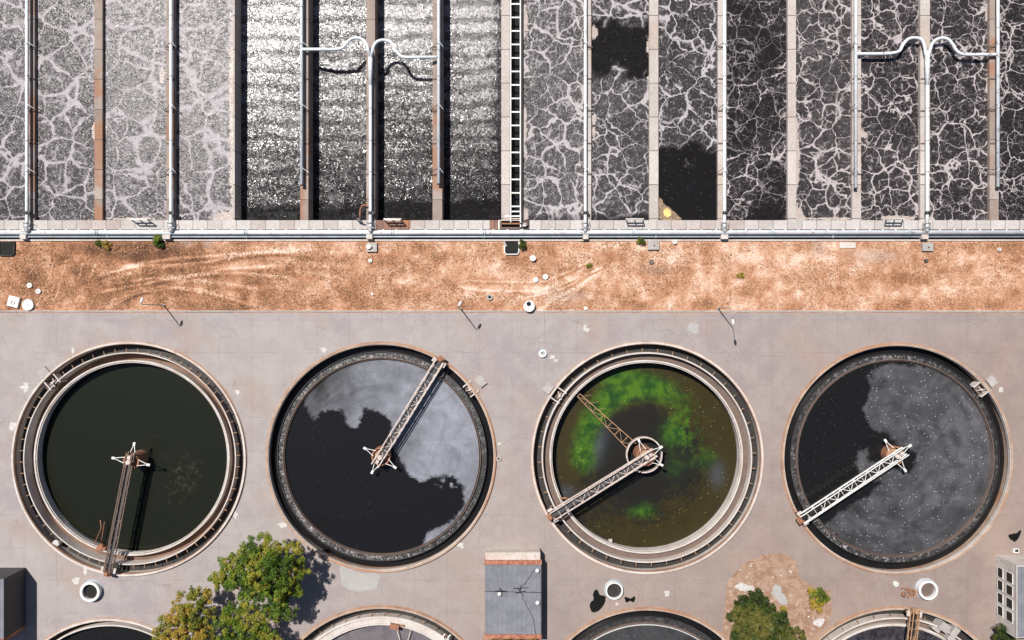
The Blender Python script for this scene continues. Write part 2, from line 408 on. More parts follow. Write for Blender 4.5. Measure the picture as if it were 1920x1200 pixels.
def pave_mat():
    n = N('pavement_concrete'); p = n.sep(n.pos); P = n.pos
    big = n.noise(n.warp(P, .05, 12.), .035, 5, .6); med = n.noise(P, .25, 6, .68); fine = n.noise(P, 4, 5, .75)
    br = n.mr(n.math('ADD', n.math('MULTIPLY', p[0], .006), n.math('MULTIPLY', p[1], -.0085)), -.1, .85)
    c = n.mix(br, (.335,.300,.290), (.255,.195,.170))
    c = n.mix(n.mr(big, .42, .60), c, n.mix(br, (.305,.265,.270), (.235,.180,.160)))
    c = n.mix(n.mr(med, .38, .66, 0., .55), c, n.mix(br, (.40,.365,.345), (.31,.245,.215)))
    warm = n.mr(n.noise(n.vm('ADD', P, (50.,9.,0.)), .08, 4), .5, .68); c = n.mix(n.math('MULTIPLY', warm, .5), c, (.34,.245,.20))
    c = n.mix(n.mr(fine, .3, .72), n.mix(.20, c, (.16,.13,.12)), c)
    dk = n.mr(n.noise(n.warp(n.vm('ADD', P, (17.,40.,0.)), .3, 3.), .45, 8, .74, .4), .50, .72); c = n.mix(n.math('MULTIPLY', dk, .22), c, n.mix(br, (.20,.175,.17), (.15,.11,.095)))
    # slab joints and cracks
    ck = n.vor(n.warp(n.warp(P, .3, 1.6), 2., .35), .115); cm = n.math('MULTIPLY', n.mr(ck, .002, .006, 1., 0.), n.mr(n.noise(P, .13, 3), .42, .56))
    ck2 = n.vor(n.warp(n.warp(P, .5, 1.4), 3., .3), .33); cm2 = n.math('MULTIPLY', n.mr(ck2, .004, .012, 1., 0.), n.mr(n.noise(n.vm('ADD',P,(9.,4.,0.)), .11, 3), .56, .62))
    def joint(ax, st):
        fr = n.math('FRACT', n.math('DIVIDE', p[ax], st))
        return n.mr(n.math('ABSOLUTE', n.math('SUBTRACT', fr, .5)), .5-.07/st, .5-.03/st)
    jm = n.math('MULTIPLY', n.math('MAXIMUM', joint(0, 6.1), joint(1, 6.1)), n.mr(n.noise(P, .3, 3), .40, .60, .12, .95))
    cc = n.math('MULTIPLY', n.math('MAXIMUM', n.math('MAXIMUM', cm, cm2), jm), .38)
    c = n.mix(cc, c, (.12,.10,.09))
    st = n.mr(n.noise(n.vm('ADD', P, (3.,80.,0.)), .9, 7, .75), .66, .74); c = n.mix(n.math('MULTIPLY', st, .45), c, (.13,.10,.09))
    n.bump(fine, .15, .02)
    return n.out(c, .92)
M['pave'] = pave_mat()

# ------------------------------------------------------------------ layout numbers (photo pixels, 10 px = 1 m)
ZW = 1.0                       # basin wall tops above the soil
HI, LO = ZW-0.7, ZW-3.4
TANKS = [  # name, centre px, outer R (m)
 ('A', 243, 860, 21.9), ('B', 715, 857, 21.5), ('C', 1213, 858, 21.7), ('D', 1681, 860, 21.6),
 ('E', 205, 1357, 19.8), ('F', 715, 1352, 21.6), ('G', 1213, 1355, 21.6), ('Hh', 1681, 1355, 21.7)]
def TC(px, py): return U(px, py, 0)
# ground sheet reaching the horizon, with openings for tanks, soil strip and basins
big = [(-2500,-2500),(2500,-2500),(2500,2500),(-2500,2500)]
XL, XR, YT = -90, 2004, -420          # basin block extents in px
hole = [tuple(U(x, y))[:2] for x, y in ((XL, 584.5),(XR, 584.5),(XR, YT),(XL, YT))]
loops = [big, hole]+[circ(TC(t[1], t[2]), t[3]-.05, 144) for t in TANKS]
poly_sheet(loops, 0.0, 'pavement', M['pave'])

# soil strip with tyre tracks
xs = np.linspace(XL, XR, 1260); ys = np.linspace(449, 586, 96)
PX, PY = np.meshgrid(xs, ys, indexing='ij')
t = .44+.20*np.clip((PX-150)/900, 0, 1)-.03*np.clip((PX-1500)/400, 0, 1)
t += .05+.26*(fbm(PX/60, PY/22, 3)-.5)*2 + .26*(fbm(PX/17, PY/22, 9)-.5)*2
for pts, wd, am in [
  ([(188,515),(250,500),(325,496),(387,491),(475,474),(560,470)], 3.6, .42), ([(200,532),(287,521),(370,514),(450,511),(540,520)], 3.2, .32),
  ([(190,547),(250,535),(320,523),(410,512)], 2.6, .28), ([(235,556),(300,536),(375,542),(450,565),(500,580)], 3.0, .25),
  ([(155,496),(150,520)], 2.6, .5), ([(178,497),(172,518)], 2.6, .5), ([(103,484),(90,530),(68,575)], 2.2, .3), ([(125,488),(112,540),(95,578)], 2.2, .3),
  ([(475,478),(560,490),(640,498)], 4, .16), ([(480,500),(560,508),(640,520)], 4, .16), ([(450,462),(560,470),(640,476)], 5, .14),
  ([(210,575),(260,548),(330,540),(400,552),(440,572)], 2.2, .3), ([(230,500),(330,484),(420,478),(520,470)], 4, .42), ([(195,528),(260,505),(350,500),(440,500),(540,492)], 6, .22), ([(215,562),(300,522),(400,528),(480,540)], 5, .26), ([(960,566),(1010,548),(1070,520),(1110,492)], 7, .22), ([(1000,588),(1050,556),(1125,512)], 8, .22), ([(330,520),(420,505),(520,498),(620,500)], 3, .22), ([(200,468),(240,462),(300,462)], 3, -.2),
  ([(700,470),(720,575)], 7, .10), ([(760,462),(775,575)], 7, .10), ([(822,465),(835,570)], 8, .12), ([(875,468),(885,560)], 7, .08), ([(735,466),(748,570)], 6, -.12), ([(800,466),(806,575)], 6, -.10),
  ([(862,538),(900,544),(950,546),(1010,545),(1060,530),(1120,504)], 2.6, .28), ([(870,526),(960,529),(1020,528),(1065,510),(1105,490)], 2.2, .26),
  ([(1005,552),(1060,540),(1092,520),(1130,500)], 2.5, .25), ([(1012,583),(1040,560),(1080,540),(1115,515)], 2.6, .26), ([(1035,584),(1062,560),(1095,535)], 2.4, .26),
  ([(1180,560),(1300,556),(1430,560)], 5, .08), ([(1450,536),(1600,530),(1760,540),(1920,536)], 5, .07)]:
    t += am*1.0*stroke(PX, PY, pts, wd*.72)*(.35+1.1*fbm(PX/9, PY/4, 77))
    t -= am*.40*stroke(PX, PY, [(a, b+wd*2.1) for a, b in pts], wd*.8)
for cx, cy, rx, ry, am in [(230,470,130,16,-.30),(330,505,70,10,-.16),(420,575,60,10,-.16),(60,535,60,26,-.16),(345,485,60,18,-.12),(100,470,50,22,.18),(40,500,50,14,.12),(740,555,60,20,-.10),
  (300,560,120,18,-.10),(620,545,60,25,-.05),(1245,507,45,9,-.20),(1180,555,20,25,-.12),(1090,560,40,16,.10),(1660,510,60,16,-.16),(1550,495,60,14,.02),
  (860,505,30,10,-.14),(915,580,20,20,-.10),(1760,575,200,16,-.06),(1345,470,90,12,.08),(1000,495,35,18,-.10),(740,475,90,12,.05),(540,478,80,14,.06)]:
    t += am*blob(PX, PY, cx, cy, rx, ry)
green = .95*blob(PX,PY,190,456,18,5)+.6*blob(PX,PY,105,453,30,2)+.65*blob(PX,PY,1095,453,18,3)+.7*blob(PX,PY,1102,499,5,4)+.8*blob(PX,PY,1388,516,9,5)+.5*blob(PX,PY,1738,513,8,4)
grey = .8*blob(PX,PY,1535,465,12,14)+.7*blob(PX,PY,1640,480,40,12)+.5*blob(PX,PY,1230,505,35,8)+.6*blob(PX,PY,1060,555,45,12)+.7*blob(PX,PY,350,455,14,8)+.9*blob(PX,PY,390,457,8,8)
Wxy = (PX-960)/10, (600-PY)/10
grid_obj('soil', Wxy[0], Wxy[1], .02, M['soil'], {'tone': t, 'green': green, 'grey': grey})
mb = MB()
a, b = U(XL, 583.4), U(XR, 583.4)
mb.box(a.x, b.x, a.y-.12, a.y+.12, -.3, .14); mb.build('kerb', M['plain'], kind='structure')

# ------------------------------------------------------------------ aeration basins
# edges of the dividing walls, px at wall top: x0, x1, pipe centre or None, pipe end y, material
WALLS = [(55,64.5,50.5,436,'wall'),(177,192,None,0,'wall'),(312,328,320.5,436,'wall'),(436.5,440,None,0,'wall_pale'),(563,578,565.5,347,'wall'),
 (687,703,694.5,436,'wall'),(811,829,822.5,345,'wall'),(940,956,None,0,'wall_pale'),(1096,1108.5,1097.5,436,'wall_pale'),(1217.5,1234.5,None,0,'wall_pale'),
 (1346,1362.5,1358.5,436,'wall_pale'),(1477,1492.5,None,0,'wall_pale'),(1598,1614.5,1604.5,353,'wall_pale'),(1725.5,1743.5,1738.5,436,'wall_pale'),(1855.5,1872.5,1871,351,'wall'),
 (1984,1999,None,0,'wall_pale')]
ords = ['first','second','third','fourth','fifth','sixth','seventh','eighth','ninth','tenth','eleventh','twelfth','thirteenth','fourteenth','fifteenth','sixteenth']
y_top, y_bot = U(0, YT, ZW).y, U(0, 413, ZW).y
walldesc = ['brown concrete divider wall beside the first big pipe at far left','brown and orange concrete divider wall with no pipe near the left edge',
 'concrete divider wall under the second long pipe from the left','thin pale wall lip where foamy water meets the sunken dark channel',
 'concrete divider wall left of the left looping pipe arm, orange at its lower end','concrete divider wall under the central forked pipe',
 'concrete divider wall right of the central forked pipe where its right arm ends','broad pale concrete wall along the left side of the laddered channel',
 'pale concrete divider wall under the first pipe right of the laddered channel','wide clean pale concrete wall with no pipe, right of centre',
 'pale concrete divider wall under the second pipe right of the laddered channel','pale wall with foam crust along its right side and no pipe',
 'pale concrete wall under the short pipe that stops before the walkway on the right','pale concrete divider wall under the right forked pipe',
 'orange stained concrete divider wall at the far right with a short pipe','pale concrete wall just beyond the right edge']
for i, (x0, x1, pc, pe, mt) in enumerate(WALLS):
    a, b = U(x0, 0, ZW).x, U(x1, 0, ZW).x
    mb = MB(); mb.box(a, b, y_bot, y_top, -5, ZW)
    mb.build('basin_wall', M[mt], label=walldesc[i], cat='concrete wall', group='dividing walls of the aeration basins')
mb = MB(); mb.box(U(-91,0,ZW).x, U(-83,0,ZW).x, y_bot, y_top, -5, ZW); mb.build('basin_wall', M['wall'], label='brown concrete outer wall beyond the left edge of the photo', cat='concrete wall', group='dividing walls of the aeration basins')
# water in each basin
foamL = (.46,.42,.44)
fm = {k: foam_water('foam_water_%s' % k, sc, lo, foam=fo, seed=sd_) for k, sc, lo, fo, sd_ in
      [('left',.20,False,(.355,.32,.336),1.),('mid',.3,True,(.36,.34,.35),2.),('right',.245,False,(.40,.365,.375),3.),('far',.27,False,(.42,.37,.375),4.)]}
GAPS = []
edges = [(-200,-83)] + [(w[0], w[1]) for w in WALLS]
for i in range(len(edges)-1):
    l, r = edges[i][1], edges[i+1][0]
    if i == 8: l = 978.5
    GAPS.append((l, r))
COV = [.44,.44,.74,.74,1.0,.92,.98,.96,.42,.29,.17,.08,.24,.16,.14,.05,.02]
for i, (l, r) in enumerate(GAPS):
    low = 4 <= i <= 7; z = LO if low else HI
    # unproject at wall-top height: basin edges are vertical walls, water plane spans a bit into them
    xa, xb = U(l, 0, ZW).x-.02, U(r, 0, ZW).x+.02
    nx, ny = 26, 210
    X, Y = np.meshgrid(np.linspace(xa, xb, nx), np.linspace(y_bot-.02, y_top, ny), indexing='ij')
    # pixel where each point shows (for laying out the foam seen in the photo)
    PX = 960+X*10*H/(H-z); PY = 600-Y*10*H/(H-z)
    cov = np.full(X.shape, COV[i]) + .22*(fbm(PX/60+i*7, PY/60, 20+i)-.5)
    calm = np.zeros_like(X); sc = np.zeros_like(X)
    if i <= 1: cov -= .12*np.clip((PY-180)/200, 0, 1)
    if i in (2, 3): cov -= .32*np.clip((PY-250)/150, 0, 1)
    if low:
        cov = cov - (.42 if i < 6 else .48)*np.clip(PY/400, 0, 1.1)
        calm = np.clip((PY-(376 if i < 6 else 362)-16*fbm(PX/25, PY/25, 5))/12, 0, 1)*.95
        if i == 7: calm = np.maximum(calm, .8*np.clip((PX-922)/14, 0, 1)*(fbm(PX/30, PY/30, 8) > .35))
        if i in (5, 6): calm = np.maximum(calm, .75*np.clip((PX-(675 if i == 5 else 800))/12, 0, 1)*(fbm(PX/30, PY/22, 8) > .55)*(PY > 160))
    if i == 8: calm = np.clip((PY-401)/6, 0, 1)*.5; sc = blob(PX,PY,981,35,10,45)+.9*blob(PX,PY,984,240,5,60)+blob(PX,PY,984,402,10,14)
    if i == 9:
        calm = np.clip((1.45*blob(PX,PY,1165,84,150,58)+1.6*(fbm(PX/16, PY/16, 4)-.5)-.35)*2, 0, 1)*np.clip((PY-22-18*fbm(PX/12, PY/12, 14))/8, 0, 1)
        calm = np.maximum(calm, .8*np.clip((PY-398)/6, 0, 1))
        sc = .9*blob(PX,PY,1114,60,9,16)+.9*blob(PX,PY,1217,88,7,24)+.7*blob(PX,PY,1217,150,6,14)+.9*blob(PX,PY,1114,235,4,40)
    if i == 10: calm = np.clip((PY-225-80*fbm(PX/26, PY/26, 4)-12*fbm(PX/7, PY/7, 6))/16, 0, 1); cov += .06
    if i == 11: calm = .55*(fbm(PX/50, PY/40, 6) > .52) + np.clip((PY-368-20*fbm(PX/20, PY/30, 4))/20, 0, 1)*.4
    if i == 12: sc = .95*blob(PX,PY,1492,300,9,95)+blob(PX,PY,1497,402,12,12)+.8*blob(PX,PY,1560,410,90,4)
    if i == 13: sc = .8*blob(PX,PY,1618,250,13,12)+.9*blob(PX,PY,1727,30,8,16)+.8*blob(PX,PY,1724,320,6,40)+.85*blob(PX,PY,1680,409,60,6)
    if i == 14: sc = blob(PX,PY,1852,30,8,14)+.8*blob(PX,PY,1850,160,4,30)
    if i in (2,3): sc = .85*blob(PX,PY,434,200,6,260)*(i == 3)+.9*blob(PX,PY,304,142,7,18)*(i == 2)+.9*blob(PX,PY,196,240,6,14)*(i == 2)+.9*blob(PX,PY,415,408,22,14)*(i == 3)+.8*blob(PX,PY,250,410,70,4)*(i == 2)
    if i == 1: sc = .95*blob(PX,PY,176,243,5,22)
    mk = 'left' if i <= 3 else 'mid' if low else 'right' if i <= 10 else 'far'
    grid_obj('water', X, Y, z, fm[mk], {'cover': np.clip(cov, 0, 1), 'calm': np.clip(calm, 0, 1), 'scum': np.clip(sc, 0, 1)})
GOLDEN_PATCHES = [((1243,397),[(-7,-24),(2,-14),(16,-4),(28,8),(32,15),(-7,15)],0),((1250,400),[(-6,-5),(0,-9),(6,-4),(7,3),(1,7),(-6,4)],1)]
# end walkway along the basins
a, b = U(XL, 0, ZW).x, U(XR, 0, ZW).x
yk0, yk1 = U(0, 430, ZW).y, U(0, 413, ZW).y
def xw(px): return U(px, 0, ZW).x
mb = MB(); mb.box(a, xw(704), yk0, yk1, -5, ZW+.02); mb.box(xw(769), xw(918), yk0, yk1, -5, ZW+.02); mb.box(xw(993), b, yk0, yk1, -5, ZW+.02)
mb.build('walkway', M['walk'], kind='structure')
mb = MB(); mb.box(xw(704), xw(769), yk0, yk1, -5, ZW+.016); mb.box(xw(918), xw(933), yk0, yk1, -5, ZW+.016)
mb.build('stained_walkway', M['walk_rust'], kind='structure')
mb = MB(); mb.box(a, b, y_top, y_top+1.7, -5, ZW); mb.build('basin_wall', M['walk'], label='concrete end wall closing the far end of the basins', cat='concrete wall')
# paved gutter below the pipes, low kerb in front of the soil
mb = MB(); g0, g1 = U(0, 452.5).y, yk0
mb.box(a, b, g0, g1, -.4, .05); mb.build('gutter', M['darkwet'], kind='structure')  # near-black colour carries the shade under the pipes
mb = MB(); mb.box(a, b, U(0,451.8).y, U(0,449.2).y, -.3, .22); mb.build('soil_kerb', M['rim_white'], kind='structure')

# ------------------------------------------------------------------ laddered channel
ch = empty('pipe_channel', U(966, 200, ZW), 'dark narrow channel crossed by white rungs like a ladder, at centre top', 'channel')
def zz(px, py, z): return tuple(U(px, py, z))
mb = MB(); mb.box(xw(956), xw(980), y_bot-1.5, y_top, -1.2, -1.0); mb.build('channel_bed', M['blackwater'], ch)
mb = MB(); mb.box(xw(977.2), xw(979.6), y_bot, y_top, -5, ZW+.05); mb.build('side_wall', M['darkwet'], ch)
for px in (957.6, 975.6):
    mb = MB(); mb.box(xw(px-.9), xw(px+.9), y_bot-.4, y_top, ZW-.1, ZW+.12); mb.build('rail', M['white'], ch)
yy = 396.5
k = 0
while yy > -20:
    mb = MB(); y = U(0, yy, ZW).y; mb.box(xw(958.3), xw(974.7), y-.13, y+.13, ZW-.08, ZW+.05); mb.build('rung', M['white'], ch)
    yy -= 25.3 if k else 9.5
    k += 1
while yy > -140:
    mb = MB(); y = U(0, yy, ZW).y; mb.box(xw(958.3), xw(974.7), y-.13, y+.13, ZW-.08, ZW+.05); mb.build('rung', M['white'], ch); yy -= 25.3
# grated sump at the foot of the channel
sp_ = empty('sump_box', U(958, 418, 0), 'dark steel framed sump with pale cross beams at the foot of the laddered channel', 'sump')
mb = MB(); mb.box(xw(934), xw(976), yk0, yk1-.02, -1, .2); mb.build('sump_floor', M['black'], sp_)
for (u0, u1, v0, v1, mt) in ((934,977,412.5,414,'bridge'),(934,936.5,414,430,'white'),(941,977,418,420.5,'rust'),(938,977,426,429.5,'launder_brown'),(946,977,404,406.5,'white'),(946,977,409,411,'bridge'),(975,977,400,431,'white'),(936.6,940.5,414,430,'launder_brown')):
    mb = MB(); mb.box(xw(u0), xw(u1), U(0,v1,ZW).y, U(0,v0,ZW).y, ZW-.15, ZW+.06+(u1 % 3)*.004); mb.build('beam', M[mt], sp_)
vl = empty('valve_cluster', U(985, 422, ZW), 'grey valve and actuator beside the sump under the laddered channel', 'valve')
mb = MB(); mb.box(xw(977), xw(993), yk0, yk1-.02, -1, ZW-.1); mb.build('base_plate', M['darkwet'], vl)
mb = MB(); mb.cyl(U(984,422,ZW), .35, ZW-.1, ZW+.6, 14); mb.beam(zz(979,424,ZW+.4), zz(990,421,ZW+.4), .15); mb.build('valve_body', M['steel'], vl)
mb = MB(); mb.ring(U(986,418,ZW+.6), .25, .33, ZW+.6, ZW+.68, 20); mb.build('handwheel', M['rust'], vl)

# ------------------------------------------------------------------ pipes
def arc_pts(keys, sub=6):
    out = []
    P = [Vector(k) for k in keys]; P = [P[0]*2-P[1]]+P+[P[-1]*2-P[-2]]
    for i in range(1, len(P)-2):
        for s_ in range(sub):
            t_ = s_/sub; p0,p1,p2,p3 = P[i-1:i+3]
            out.append(.5*((2*p1)+(-p0+p2)*t_+(2*p0-5*p1+4*p2-p3)*t_*t_+(-p0+3*p1-3*p2+p3)*t_**3))
    out.append(P[-2]); return out
pipedesc = {0:'long pale air pipe at the far left, beside the brown wall',2:'long pale air pipe, second from the left, running onto the walkway',4:'pale air pipe fed by the left looping arm, stopping above an orange wall end',
 5:'forked pale air pipe at centre with two looping arms at its top',6:'pale air pipe fed by the right looping arm, left of the laddered channel',8:'pale air pipe nearest the right side of the laddered channel',
 10:'pale air pipe right of centre over the wall between two dark basins',12:'short pale air pipe in the right part, its end visible before the walkway',13:'forked pale air pipe in the right part with looping arms near the top',
 14:'short pale air pipe over the orange wall near the right edge'}
for i, (x0, x1, pc, pe, mt) in enumerate(WALLS):
    if pc is None: continue
    zp = ZW+(.9 if i < 7 else .7); r = .30
    top = YT if i not in (5, 13) else (93 if i == 5 else 96)
    e = empty('air_pipe', U(pc, pe, zp), pipedesc[i], 'pipe', 'air pipes along the basin walls')
    mb = MB()
    if pe > 400: mb.tube([U(pc,top,zp), U(pc,425,zp), U(pc,431,zp-.1), U(pc,434,zp-.5)], r, 12)
    else: mb.tube([U(pc,top,zp), U(pc,pe,zp)], r, 12)
    mb.build('pipe_run', M['pipe'], e)
    if pe < 400:
        mb = MB(); mb.tube([U(pc,pe-.6,zp), U(pc,pe+1,zp)], .36, 12); mb.build('end_cap', M['darkmetal'], e)
    ys_ = [y for y in (-380,-260,-160,-20,83,143,203,264,322) if top < y < pe-5]
    for y in ys_:
        mb = MB(); mb.tube([U(pc,y-.6,zp), U(pc,y+.6,zp)], r+.05, 12); mb.build('flange', M['steel'], e)
        mb = MB(); mb.box(U(x0,0,ZW).x+.05, U(x1,0,ZW).x-.05, U(0,y+5,ZW).y-.12, U(0,y+5,ZW).y+.12, ZW, ZW+.12)
        mb.beam(zz(pc,y+5,ZW+.1), zz(pc,y+5,zp-.25), .15); mb.build('pipe_support', M['launder_brown'], e)
    zb = LO if 4 <= i <= 6 else HI
    for y in ([78,195,314,-60,-180] if i not in (5, 13) else []):
        if y > pe-15: continue
        for sgn in (1, -1):
            xe = (x1+2.5) if sgn > 0 else (x0-2.5)
            mb = MB(); mb.tube(arc_pts([U(pc,y,zp), U(pc+sgn*2.2,y+1.5,zp+.25), U((pc+xe)/2+sgn,y+6,zp+.15), U(xe,y+11,zp-.3), U(xe,y+12,zb-.3)], 3), .055, 6)
            mb.build('drop_pipe', M['pipe'] if sgn > 0 else M['darkmetal'], e)
    if pe > 400:
        mb = MB(); mb.tube([U(pc+.4,396.5,zp), U(pc+.4,402,zp)], .42, 14); mb.box(U(pc+3,0,zp).x, U(pc+6.5,0,zp).x, U(0,402,zp).y, U(0,397,zp).y, zp-.2, zp+.3); mb.build('valve', M['darkmetal'], e)
        mb = MB(); mb.tube([U(pc,417,zp), U(pc,420,zp)], .4, 14); mb.build('coupling', M['steel'], e); mb = MB(); mb.tube([U(pc,424.5,zp), U(pc,427,zp)], .4, 14); mb.build('coupling', M['steel'], e)
        mb = MB()
        for sx in (-6.5, 6.5):
            mb.tube([U(pc+sx,417,ZW), U(pc+sx,417,ZW+1.2), U(pc+sx,427,ZW+1.2), U(pc+sx,427,ZW)], .06, 6); mb.build('guard_frame', M['steel'], e); mb = MB()
        mb.beam(U(pc-6.5,427,ZW+1.2), U(pc+6.5,427,ZW+1.2), .09)
        mb.build('cross_rail', M['steel'], e)
    if i in (5, 13):
        zl = zp+.9 if i == 5 else zp+.15
        if i == 5:
            L = [(566.5,92.5),(600,92.5),(632,92.5),(643,89),(650,81),(658,73.5),(668,71),(679,74),(687,83),(690.5,94),(693.5,108)]
            R = [(696,108),(698.5,96),(700.5,87),(707,78.5),(718,75.2),(730,77.5),(738,86),(744,97),(751,104.5),(760,107.3),(790,107.3),(821,107.3)]
        else:
            L = [(1605,92.5),(1640,92.5),(1662,92.5),(1676,89),(1686,84.5),(1691,93),(1694,85),(1703,74),(1715,70.5),(1727,74),(1732.5,84),(1736.5,106)]
            L = [(1605,101),(1645,101),(1662,100.5),(1676,99),(1687,95),(1693,84),(1702,74),(1714,70.8),(1727,74),(1732.5,84),(1736.5,106)]
            R = [(1740,106),(1744.5,92),(1748,82),(1756,74),(1767,71.3),(1778,74),(1786,83),(1792,93),(1800,100),(1812,102.3),(1840,102.3),(1870,102.3)]
        for Q in (L, R):
            n_ = len(Q); pts = []
            for q, (u, v) in enumerate(Q):
                z = zl
                if q == n_-1 and Q is L or (q == 0 and Q is R): z = zp
                if (q == 0 and Q is L) or (q == n_-1 and Q is R): z = zp
                pts.append(U(u, v, z))
            mb = MB(); mb.tube(arc_pts(pts, 5), .29, 12); mb.build('looping_arm', M['pipe'], e)
        mb = MB(); mb.tube([U(pc,98,zp), U(pc,125,zp), U(pc,160,zp)], [.44,.42,.31], 12); mb.build('branch_junction', M['pipe'], e)
# header pipes along the walkway
hp = empty('main_pipe', U(960, 436, ZW-.2), 'thick white main pipe running the whole width below the walkway', 'pipe')
zc = ZW-.15
mb = MB(); mb.tube([U(XL,435.6,zc), U(XR,435.6,zc)], .45, 16); mb.build('pipe_run', M['pipe'], hp)
for px in range(-60, 1960, 26):
    mb = MB(); mb.beam(U(px+3*math.sin(px),430,ZW-.05), U(px+3*math.sin(px),433.5,ZW-.05), .32, .12); mb.build('bracket', M['white'], hp)
for px in (180, 459, 733, 905, 1184, 1440, 1700):
    mb = MB(); mb.tube([U(px,435.6,zc), U(px+1.6,435.6,zc)], .52, 16); mb.build('flange', M['pipe_blue'], hp); mb = MB(); mb.tube([U(px+4,435.6,zc), U(px+5.6,435.6,zc)], .52, 16); mb.build('flange', M['pipe_blue'], hp)
sp2 = empty('service_pipe', U(960, 444, .5), 'thin bluish pipe running parallel just below the thick white main pipe', 'pipe')
mb = MB(); mb.tube([U(XL,444.0,.5), U(XR,444.0,.5)], .17, 10); mb.build('pipe_run', M['pipe_blue'], sp2)
mb = MB(); mb.tube([U(XL,440.6,.55), U(XR,440.6,.55)], .09, 8); mb.build('cable_conduit', M['darkmetal'], sp2)
for px in (200, 461, 907, 1228, 1560):
    mb = MB(); mb.tube([U(px,444,.5), U(px+4,444,.5)], .26, 10); mb.build('coupling', M['pipe_blue'], sp2)
for k, (px, wd) in enumerate(((41,11),(310.5,14),(692,11),(1098.5,10),(1359.5,13),(1736,12))):
    mb = MB(); a_, b_ = U(px-wd/2,448,ZW+.3), U(px+wd/2,430.5,ZW+.3)
    mb.box(a_.x, b_.x, U(0,448,ZW+.1).y, U(0,439.6,ZW+.1).y, -.2, ZW+.1); mb.box(a_.x+.15, b_.x-.1, U(0,434,ZW+.36).y, U(0,430.6,ZW+.36).y, ZW+.1, ZW+.36)
    mb.build('pipe_saddle', M['rim_white'], label=['concrete saddle block carrying the main pipe at the far left','concrete saddle block on the main pipe beside the green bush',
      'concrete saddle block on the main pipe under the central forked pipe','concrete saddle block on the main pipe right of the dark pit','concrete saddle block on the main pipe in the right half',
      'concrete saddle block on the main pipe under the right forked pipe'][k], cat='pipe support', group='concrete saddles under the main pipe')
# guard rails on the walkway
for k, px in enumerate((245, 720, 1174, 1662)):
    e = empty('guard_rail', U(px+16, 411, ZW), ['small railing frame on the walkway in the left part of the basins','small railing frame on the rust stained walkway beside the central pipe',
       'small railing frame on the pale walkway right of the dark pit','small railing frame on the walkway at the far right'][k], 'railing', 'railing frames on the walkway edge')
    for hgt in (1.2, 2.1):
        mb = MB(); mb.beam(U(px,411.5,ZW+hgt), U(px+31,411.5,ZW+hgt), .22); mb.build('rail', M['steel'], e)
    for q in (0, 15.5, 31):
        mb = MB(); mb.beam(U(px+q,411.5,ZW), U(px+q,411.5,ZW+2.15), .17); mb.build('post', M['steel'], e)
    mb = MB(); mb.box(xw(px-1), xw(px+33), U(0,414,ZW).y, U(0,409.3,ZW).y, ZW-.05, ZW+.06); mb.build('kick_plate', M['rim_white'], e)
# hose davit left of the central pipe
e = empty('valve_stand', U(676, 412, ZW), 'rusty bent pipe and dark valve beside the foot of the central forked pipe', 'valve')
mb = MB(); mb.tube(arc_pts([U(688,384.5,ZW+.7), U(681,385,ZW+.8), U(677,390,ZW+.8), U(675,396,ZW+.6), U(675,408,ZW+.5)], 4), .16, 8); mb.build('bent_pipe', M['rust'], e)
mb = MB(); mb.cyl(U(674,413,ZW), .35, ZW-.4, ZW+1.0, 12); mb.beam(U(670,413,ZW+1), U(680,416,ZW+1), .25); mb.build('valve_body', M['darkmetal'], e)

# ------------------------------------------------------------------ soil strip furniture
def disc(name, px, py, r, h, mat, label, cat, group=None, hole=None, hm=None):
    e = empty(name, U(px, py, 0), label, cat, group)
    mb = MB(); c = U(px, py, h); mb.cyl(c, r, 0, h, 28); mb.ring(c, r-.10, r+.05, 0, h+.06, 28); mb.build('cover' if hole is None else 'collar', mat, e)
    if hole:
        mb = MB(); mb.cyl((c.x+hole[1], c.y+hole[2]), hole[0], h, h+.05, 20); mb.build('opening', hm or M['black'], e)
    else:
        mb = MB(); mb.cyl(c, .12, h, h+.12, 10); mb.build('lifting_knob', M['steel'], e)
G = 'round white access covers in the dry grass'
disc('access_cover', 55, 535, .42, .3, M['white'], 'upper of two small white round covers left in the grass', 'access cover', G)
disc('access_cover', 71.5, 546, .42, .3, M['white'], 'lower of two small white round covers left in the grass', 'access cover', G)
disc('access_cover', 52, 571.5, 1.0, .45, M['white'], 'large white round cover beside the square white slab at the left', 'access cover', G)
disc('access_cover', 999, 484, .50, .7, M['white'], 'small round pale cover casting a shadow below the dark pit', 'access cover', G)
disc('access_cover', 1022.5, 519, .45, .3, M['white'], 'right one of two small white covers on the tyre tracks', 'access cover', G)
disc('access_cover', 1004.5, 524.5, .43, .3, M['white'], 'left one of two small white covers on the tyre tracks', 'access cover', G)
disc('access_cover', 992, 574, 1.0, .8, M['white'], 'big white round cover with a dark top opening beside the kerb', 'access cover', G, (.42, -.05, .42))
disc('access_cover', 918, 557, .52, .35, M['plain'], 'pale ring with dark centre in the grass left of centre', 'access cover', G, (.28, 0, 0))
disc('access_cover', 694, 488.5, .32, .3, M['steel'], 'small dark grey round cap below the central concrete block', 'access cover', G)
disc('access_cover', 1221.5, 491, .40, .25, M['launder_brown'], 'small dark round cap in the grass below the middle concrete block', 'access cover', G)
disc('access_cover', 1737, 489, .28, .3, M['darkmetal'], 'small dark round cap in the grass at the right', 'access cover', G)
disc('access_cover', 1265, 453.5, .35, .5, M['white'], 'small white round cap at the soil edge near the pipes', 'access cover', G)
disc('access_cover', 1098.5, 578, .28, .25, M['white'], 'small white round cap beside the kerb right of centre', 'access cover', G)
disc('access_cover', 1874, 467.5, .28, .3, M['white'], 'small white round cap near the right edge of the soil', 'access cover', G)
e = empty('access_slab', U(24.5, 565.5), 'tilted square white slab with a round hatch, lower left of the grass strip', 'access slab')
